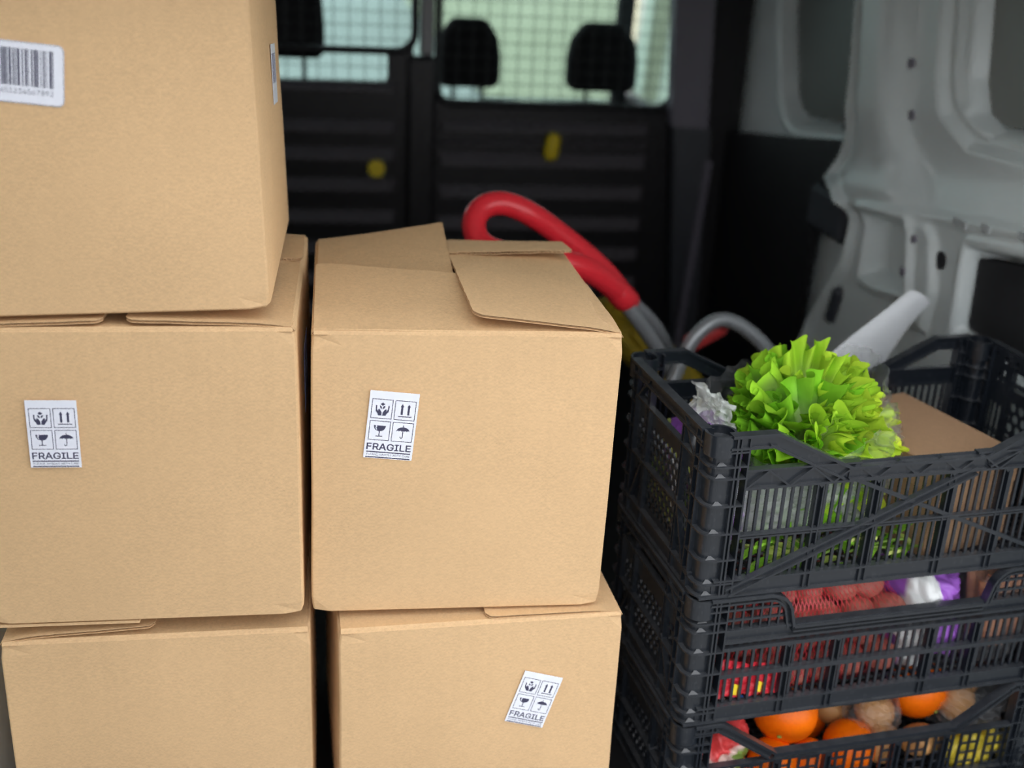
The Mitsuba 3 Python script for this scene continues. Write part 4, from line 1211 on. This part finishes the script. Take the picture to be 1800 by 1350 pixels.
for i in range(14):
    x0_ = 0.525 + 0.011 * (i % 7) + rp.normal(0, 0.002)
    y0_ = 0.030 + 0.036 * (i // 7)
    L = 0.115 + 0.02 * rp.random()
    pth = spline([(x0_, y0_, 0.055), (x0_ + rp.normal(0, 0.003), y0_ + 0.006, 0.055 + L / 2), (x0_ + rp.normal(0, 0.005), y0_ + 0.01, 0.055 + L)], 14)
    obj('carrot', tube(pth, 0.0095 * np.clip(np.linspace(0.25, 1.25, 14), 0, 1.0), 10), 'carrot_skin', xf=M2, smooth=True, label='slender carrot in the clear bag at the right end of the second crate', cat='carrot', group='carrots in the clear bag')
P, d = sack((0.560, 0.085, 0.108), (0.112, 0.150, 0.195), 17, crumple=0.10)
P[..., 1] = np.clip(P[..., 1], 0.0135, 0.30)
P[..., 0] = np.clip(P[..., 0], 0.505, 0.645)
P[..., 2] = np.clip(P[..., 2], 0.012, 0.212)
obj('plastic_bag', grid_mesh(P), 'film', xf=M2, smooth=True, label='clear crumpled bag of carrots in the second crate', cat='plastic bag')

# ------------------------------------------------------------------ lowest crate: oranges, onions, lemons, packets


def orange(p, r, label, group=None, axis_=(0.3, -0.6, 0.5)):
    k = thing('orange', label, 'orange', group)
    q = trimesh.creation.icosphere(subdivisions=4, radius=1.0)
    v = q.vertices
    ax = np.asarray(axis_, float) / np.linalg.norm(axis_)
    c_ = v @ ax
    s = 1 - 0.06 * np.abs(c_) ** 3 - 0.035 * np.exp(-((1 - c_) / 0.02))
    v *= s[:, None] * r
    v += np.asarray(p)
    obj('skin', q, 'orange_skin', k, xf=M3, smooth=True)
    m = trimesh.creation.icosphere(subdivisions=2, radius=0.0042)
    m.vertices *= [1, 1, 0.6]
    m.apply_translation(np.asarray(p) + ax * r * 0.905)
    obj('stem_button', m, 'stem_green', k, xf=M3, smooth=True)


orange((0.236, 0.095, 0.123), 0.0525, 'large orange below the red potatoes, leftmost of the two showing above the rim', axis_=(-0.45, -0.62, -0.35))
orange((0.492, 0.110, 0.122), 0.0525, 'large orange below the purple bag, right one of the two showing above the rim', axis_=(0.28, -0.75, -0.42))
orange((0.345, 0.062, 0.062), 0.044, 'orange just peeping over the rim between the two large ones')
for (x, y, w_) in ((0.118, 0.066, 'leftmost of the three oranges'), (0.205, 0.060, 'middle one of the three oranges'), (0.272, 0.058, 'smallest and rightmost of the three oranges')):
    orange((x, y, 0.052), 0.0415 if x < 0.25 else 0.032, w_ + ' behind the mesh of the lowest crate', 'oranges behind the mesh of the lowest crate')
orange((0.31, 0.16, 0.055), 0.043, 'orange deep in the lowest crate behind the others')
for i, (x, y, z_, lb) in enumerate(((0.398, 0.085, 0.108, 'brown onion in clear wrap between the two large oranges'), (0.405, 0.058, 0.060, 'brown onion behind the mesh beneath the wrapped onion'), (0.466, 0.046, 0.068, 'brown onion below the right large orange'), (0.350, 0.140, 0.085, 'brown onion in shadow left of the wrapped onion'), (0.560, 0.090, 0.100, 'brown onion under the crinkled bag at the right'), (0.592, 0.130, 0.105, 'brown onion at the far right in the crinkled bag'))):
    q = trimesh.creation.icosphere(subdivisions=3, radius=1.0)
    v = q.vertices
    v *= (1 - 0.12 * np.abs(v[:, 2]) ** 4 + 0.10 * np.exp(-((1 - v[:, 2]) / 0.03)))[:, None]
    v *= np.array([0.034, 0.034, 0.030]) * (1.0 if i != 2 else 0.95)
    q.apply_transform(trimesh.transformations.rotation_matrix(0.6 + i, [1, 0.3, 0]))
    q.apply_translation([x, y, z_])
    obj('onion', q, 'brown_skin', xf=M3, smooth=True, label=lb, cat='onion')
P, d = sack((0.392, 0.085, 0.110), (0.088, 0.085, 0.078), 31, power=2.2, crumple=0.20)
obj('plastic_bag', grid_mesh(P), 'film', xf=M3, smooth=True, label='clear wrap around an onion between the large oranges', cat='plastic bag')
P, d = sack((0.572, 0.115, 0.108), (0.150, 0.17, 0.115), 33, power=2.2, crumple=0.20)
P[..., 0] = np.clip(P[..., 0], 0.47, 0.643)
P[..., 1] = np.clip(P[..., 1], 0.016, 0.32)
obj('plastic_bag', grid_mesh(P), 'film', xf=M3, smooth=True, label='crinkled clear bag at the right end of the lowest crate', cat='plastic bag')
for i, (x, z_) in enumerate(((0.525, 0.052), (0.562, 0.060), (0.600, 0.052), (0.580, 0.028), (0.545, 0.026))):
    q = trimesh.creation.icosphere(subdivisions=3, radius=1.0)
    v = q.vertices
    v *= np.array([0.026, 0.020, 0.020])
    v[:, 0] += 0.006 * np.sign(v[:, 0]) * np.exp(-((0.026 - np.abs(v[:, 0])) / 0.003))
    q.apply_transform(trimesh.transformations.rotation_matrix(0.7 * i, [0.2, 1, 0.1]))
    q.apply_translation([x, 0.036 + 0.002 * (i % 2), z_])
    obj('lemon', q, 'lemon_skin', xf=M3, smooth=True, label=('upper left', 'topmost', 'upper right', 'lower right', 'lower left')[i] + ' yellow lemon of the five behind the mesh of the lowest crate', cat='lemon', group='lemons in the lowest crate')


def packet_col(P, seed):
    n1, n2 = meshkit.fbm(P * 22 + seed, 2, seed), meshkit.noise(P * 45 + 7, seed)
    c = np.full(P.shape, 1.0) * np.array([0.72, 0.52, 0.46])
    c = np.where((n1 > 0.55)[..., None], np.array([0.62, 0.05, 0.05]), c)
    c = np.where((n1 < 0.40)[..., None], np.array([0.22, 0.33, 0.06]), c)
    return c * (0.85 + 0.3 * n2[..., None])


P, d = sack((0.098, 0.105, 0.105), (0.115, 0.16, 0.115), 41, crumple=0.14)
P[..., 0] = np.clip(P[..., 0], 0.022, 0.4)
P[..., 1] = np.clip(P[..., 1], 0.018, 0.4)
obj('food_packet', grid_mesh(P), 'painted', xf=M3, smooth=True, color=packet_col(P, 2).reshape(-1, 3), label='pink, red and green food packet at the left end of the lowest crate', cat='food packet')
P, d = sack((0.170, 0.140, 0.125), (0.040, 0.05, 0.060), 43, crumple=0.12)
obj('food_packet', grid_mesh(P), 'painted', xf=M3, smooth=True, color=np.tile([0.02, 0.14, 0.55], (P.shape[0] * P.shape[1], 1)), label='small blue packet left of the leftmost large orange', cat='food packet')

# ------------------------------------------------------------------ behind the boxes: hand truck, yellow sack, white sheet
ht = thing('hand_truck', 'hand truck with a red looped grip lying behind the boxes', 'hand truck')
loop = [(0.560, 2.16, 0.625), (0.484, 2.15, 0.704), (0.437, 2.14, 0.741), (0.390, 2.13, 0.776), (0.346, 2.12, 0.803), (0.303, 2.12, 0.816), (0.266, 2.11, 0.808), (0.250, 2.09, 0.783), (0.258, 2.07, 0.757), (0.285, 2.05, 0.744), (0.325, 2.04, 0.738), (0.390, 2.04, 0.731), (0.445, 2.05, 0.715), (0.495, 2.07, 0.685), (0.535, 2.09, 0.650)]
L3 = np.array(loop)
obj('grip', tube(spline(L3, 90), 0.0225, 18), 'red_grip', ht, smooth=True, label='glossy red looped grip')
for p in (L3[0], L3[-1]):
    obj('grip_collar', ball_hull([p, p + (np.array([0.012, 0.002, -0.012]))], 0.0245, 2), 'red_grip', ht, smooth=40)
obj('frame_tube', tube(spline([(0.545, 2.155, 0.640), (0.600, 2.17, 0.592), (0.645, 2.19, 0.545), (0.69, 2.22, 0.47), (0.80, 2.30, 0.27), (0.93, 2.42, 0.03)], 40), 0.0145, 14), 'steel_grey', ht, smooth=True, label='grey tubular frame')
obj('frame_tube', tube(spline([(0.525, 2.085, 0.66), (0.57, 2.09, 0.605), (0.62, 2.10, 0.54), (0.75, 2.17, 0.30), (0.90, 2.28, 0.03)], 40), 0.0145, 14), 'steel_grey', ht, smooth=True)
obj('hoop', tube(spline([(0.640, 2.06, 0.44), (0.680, 2.09, 0.528), (0.712, 2.10, 0.572), (0.752, 2.11, 0.590), (0.795, 2.11, 0.577), (0.850, 2.10, 0.533), (0.91, 2.09, 0.46)], 50), 0.0145, 14), 'steel_grey', ht, smooth=True, label='grey tube hoop')
obj('cross_bar', ball_hull([(0.705, 2.13, 0.535), (0.765, 2.15, 0.560)], 0.020, 2), 'red_dull', ht, smooth=True, label='red cross bar behind the hoop')
P, d = sack((0, 0, 0), (0.40, 0.22, 0.095), 51, power=2.8, crumple=0.10)
P = P @ np.array([[0.72, 0.05, -0.69], [0, 1, 0], [0.69, 0, 0.72]]) + np.array([0.704, 2.33, 0.408])
obj('yellow_sack', grid_mesh(P), 'yellow_cloth', smooth=True, label='yellow cloth sack under the hand truck behind the top crate', cat='sack')
# white sheet standing behind the crates
u, v = np.meshgrid(np.linspace(0, 1, 40), np.linspace(-1, 1, 16), indexing='ij')
cp = spline([(1.092, 1.98, 0.680), (0.92, 1.93, 0.50), (0.81, 1.93, 0.25), (0.79, 1.95, 0.045)], 40)
cl = cp[:, None, :] + 0 * u[..., None]
P = cl + (0.032 + 0.040 * sstep(0, 0.35, u))[..., None] * v[..., None] * np.array([0.80, 0.1, -0.42]) + (0.014 * (1 - v ** 2) + 0.008 * np.sin(3 * u))[..., None] * np.array([-0.2, -0.7, 0.6])
obj('paper_sheet', slab_mesh(P, P + [0.001, 0.0015, 0.0]), 'white_sheet', smooth=40, label='white rolled sheet standing behind the top crate by the van wall', cat='paper')
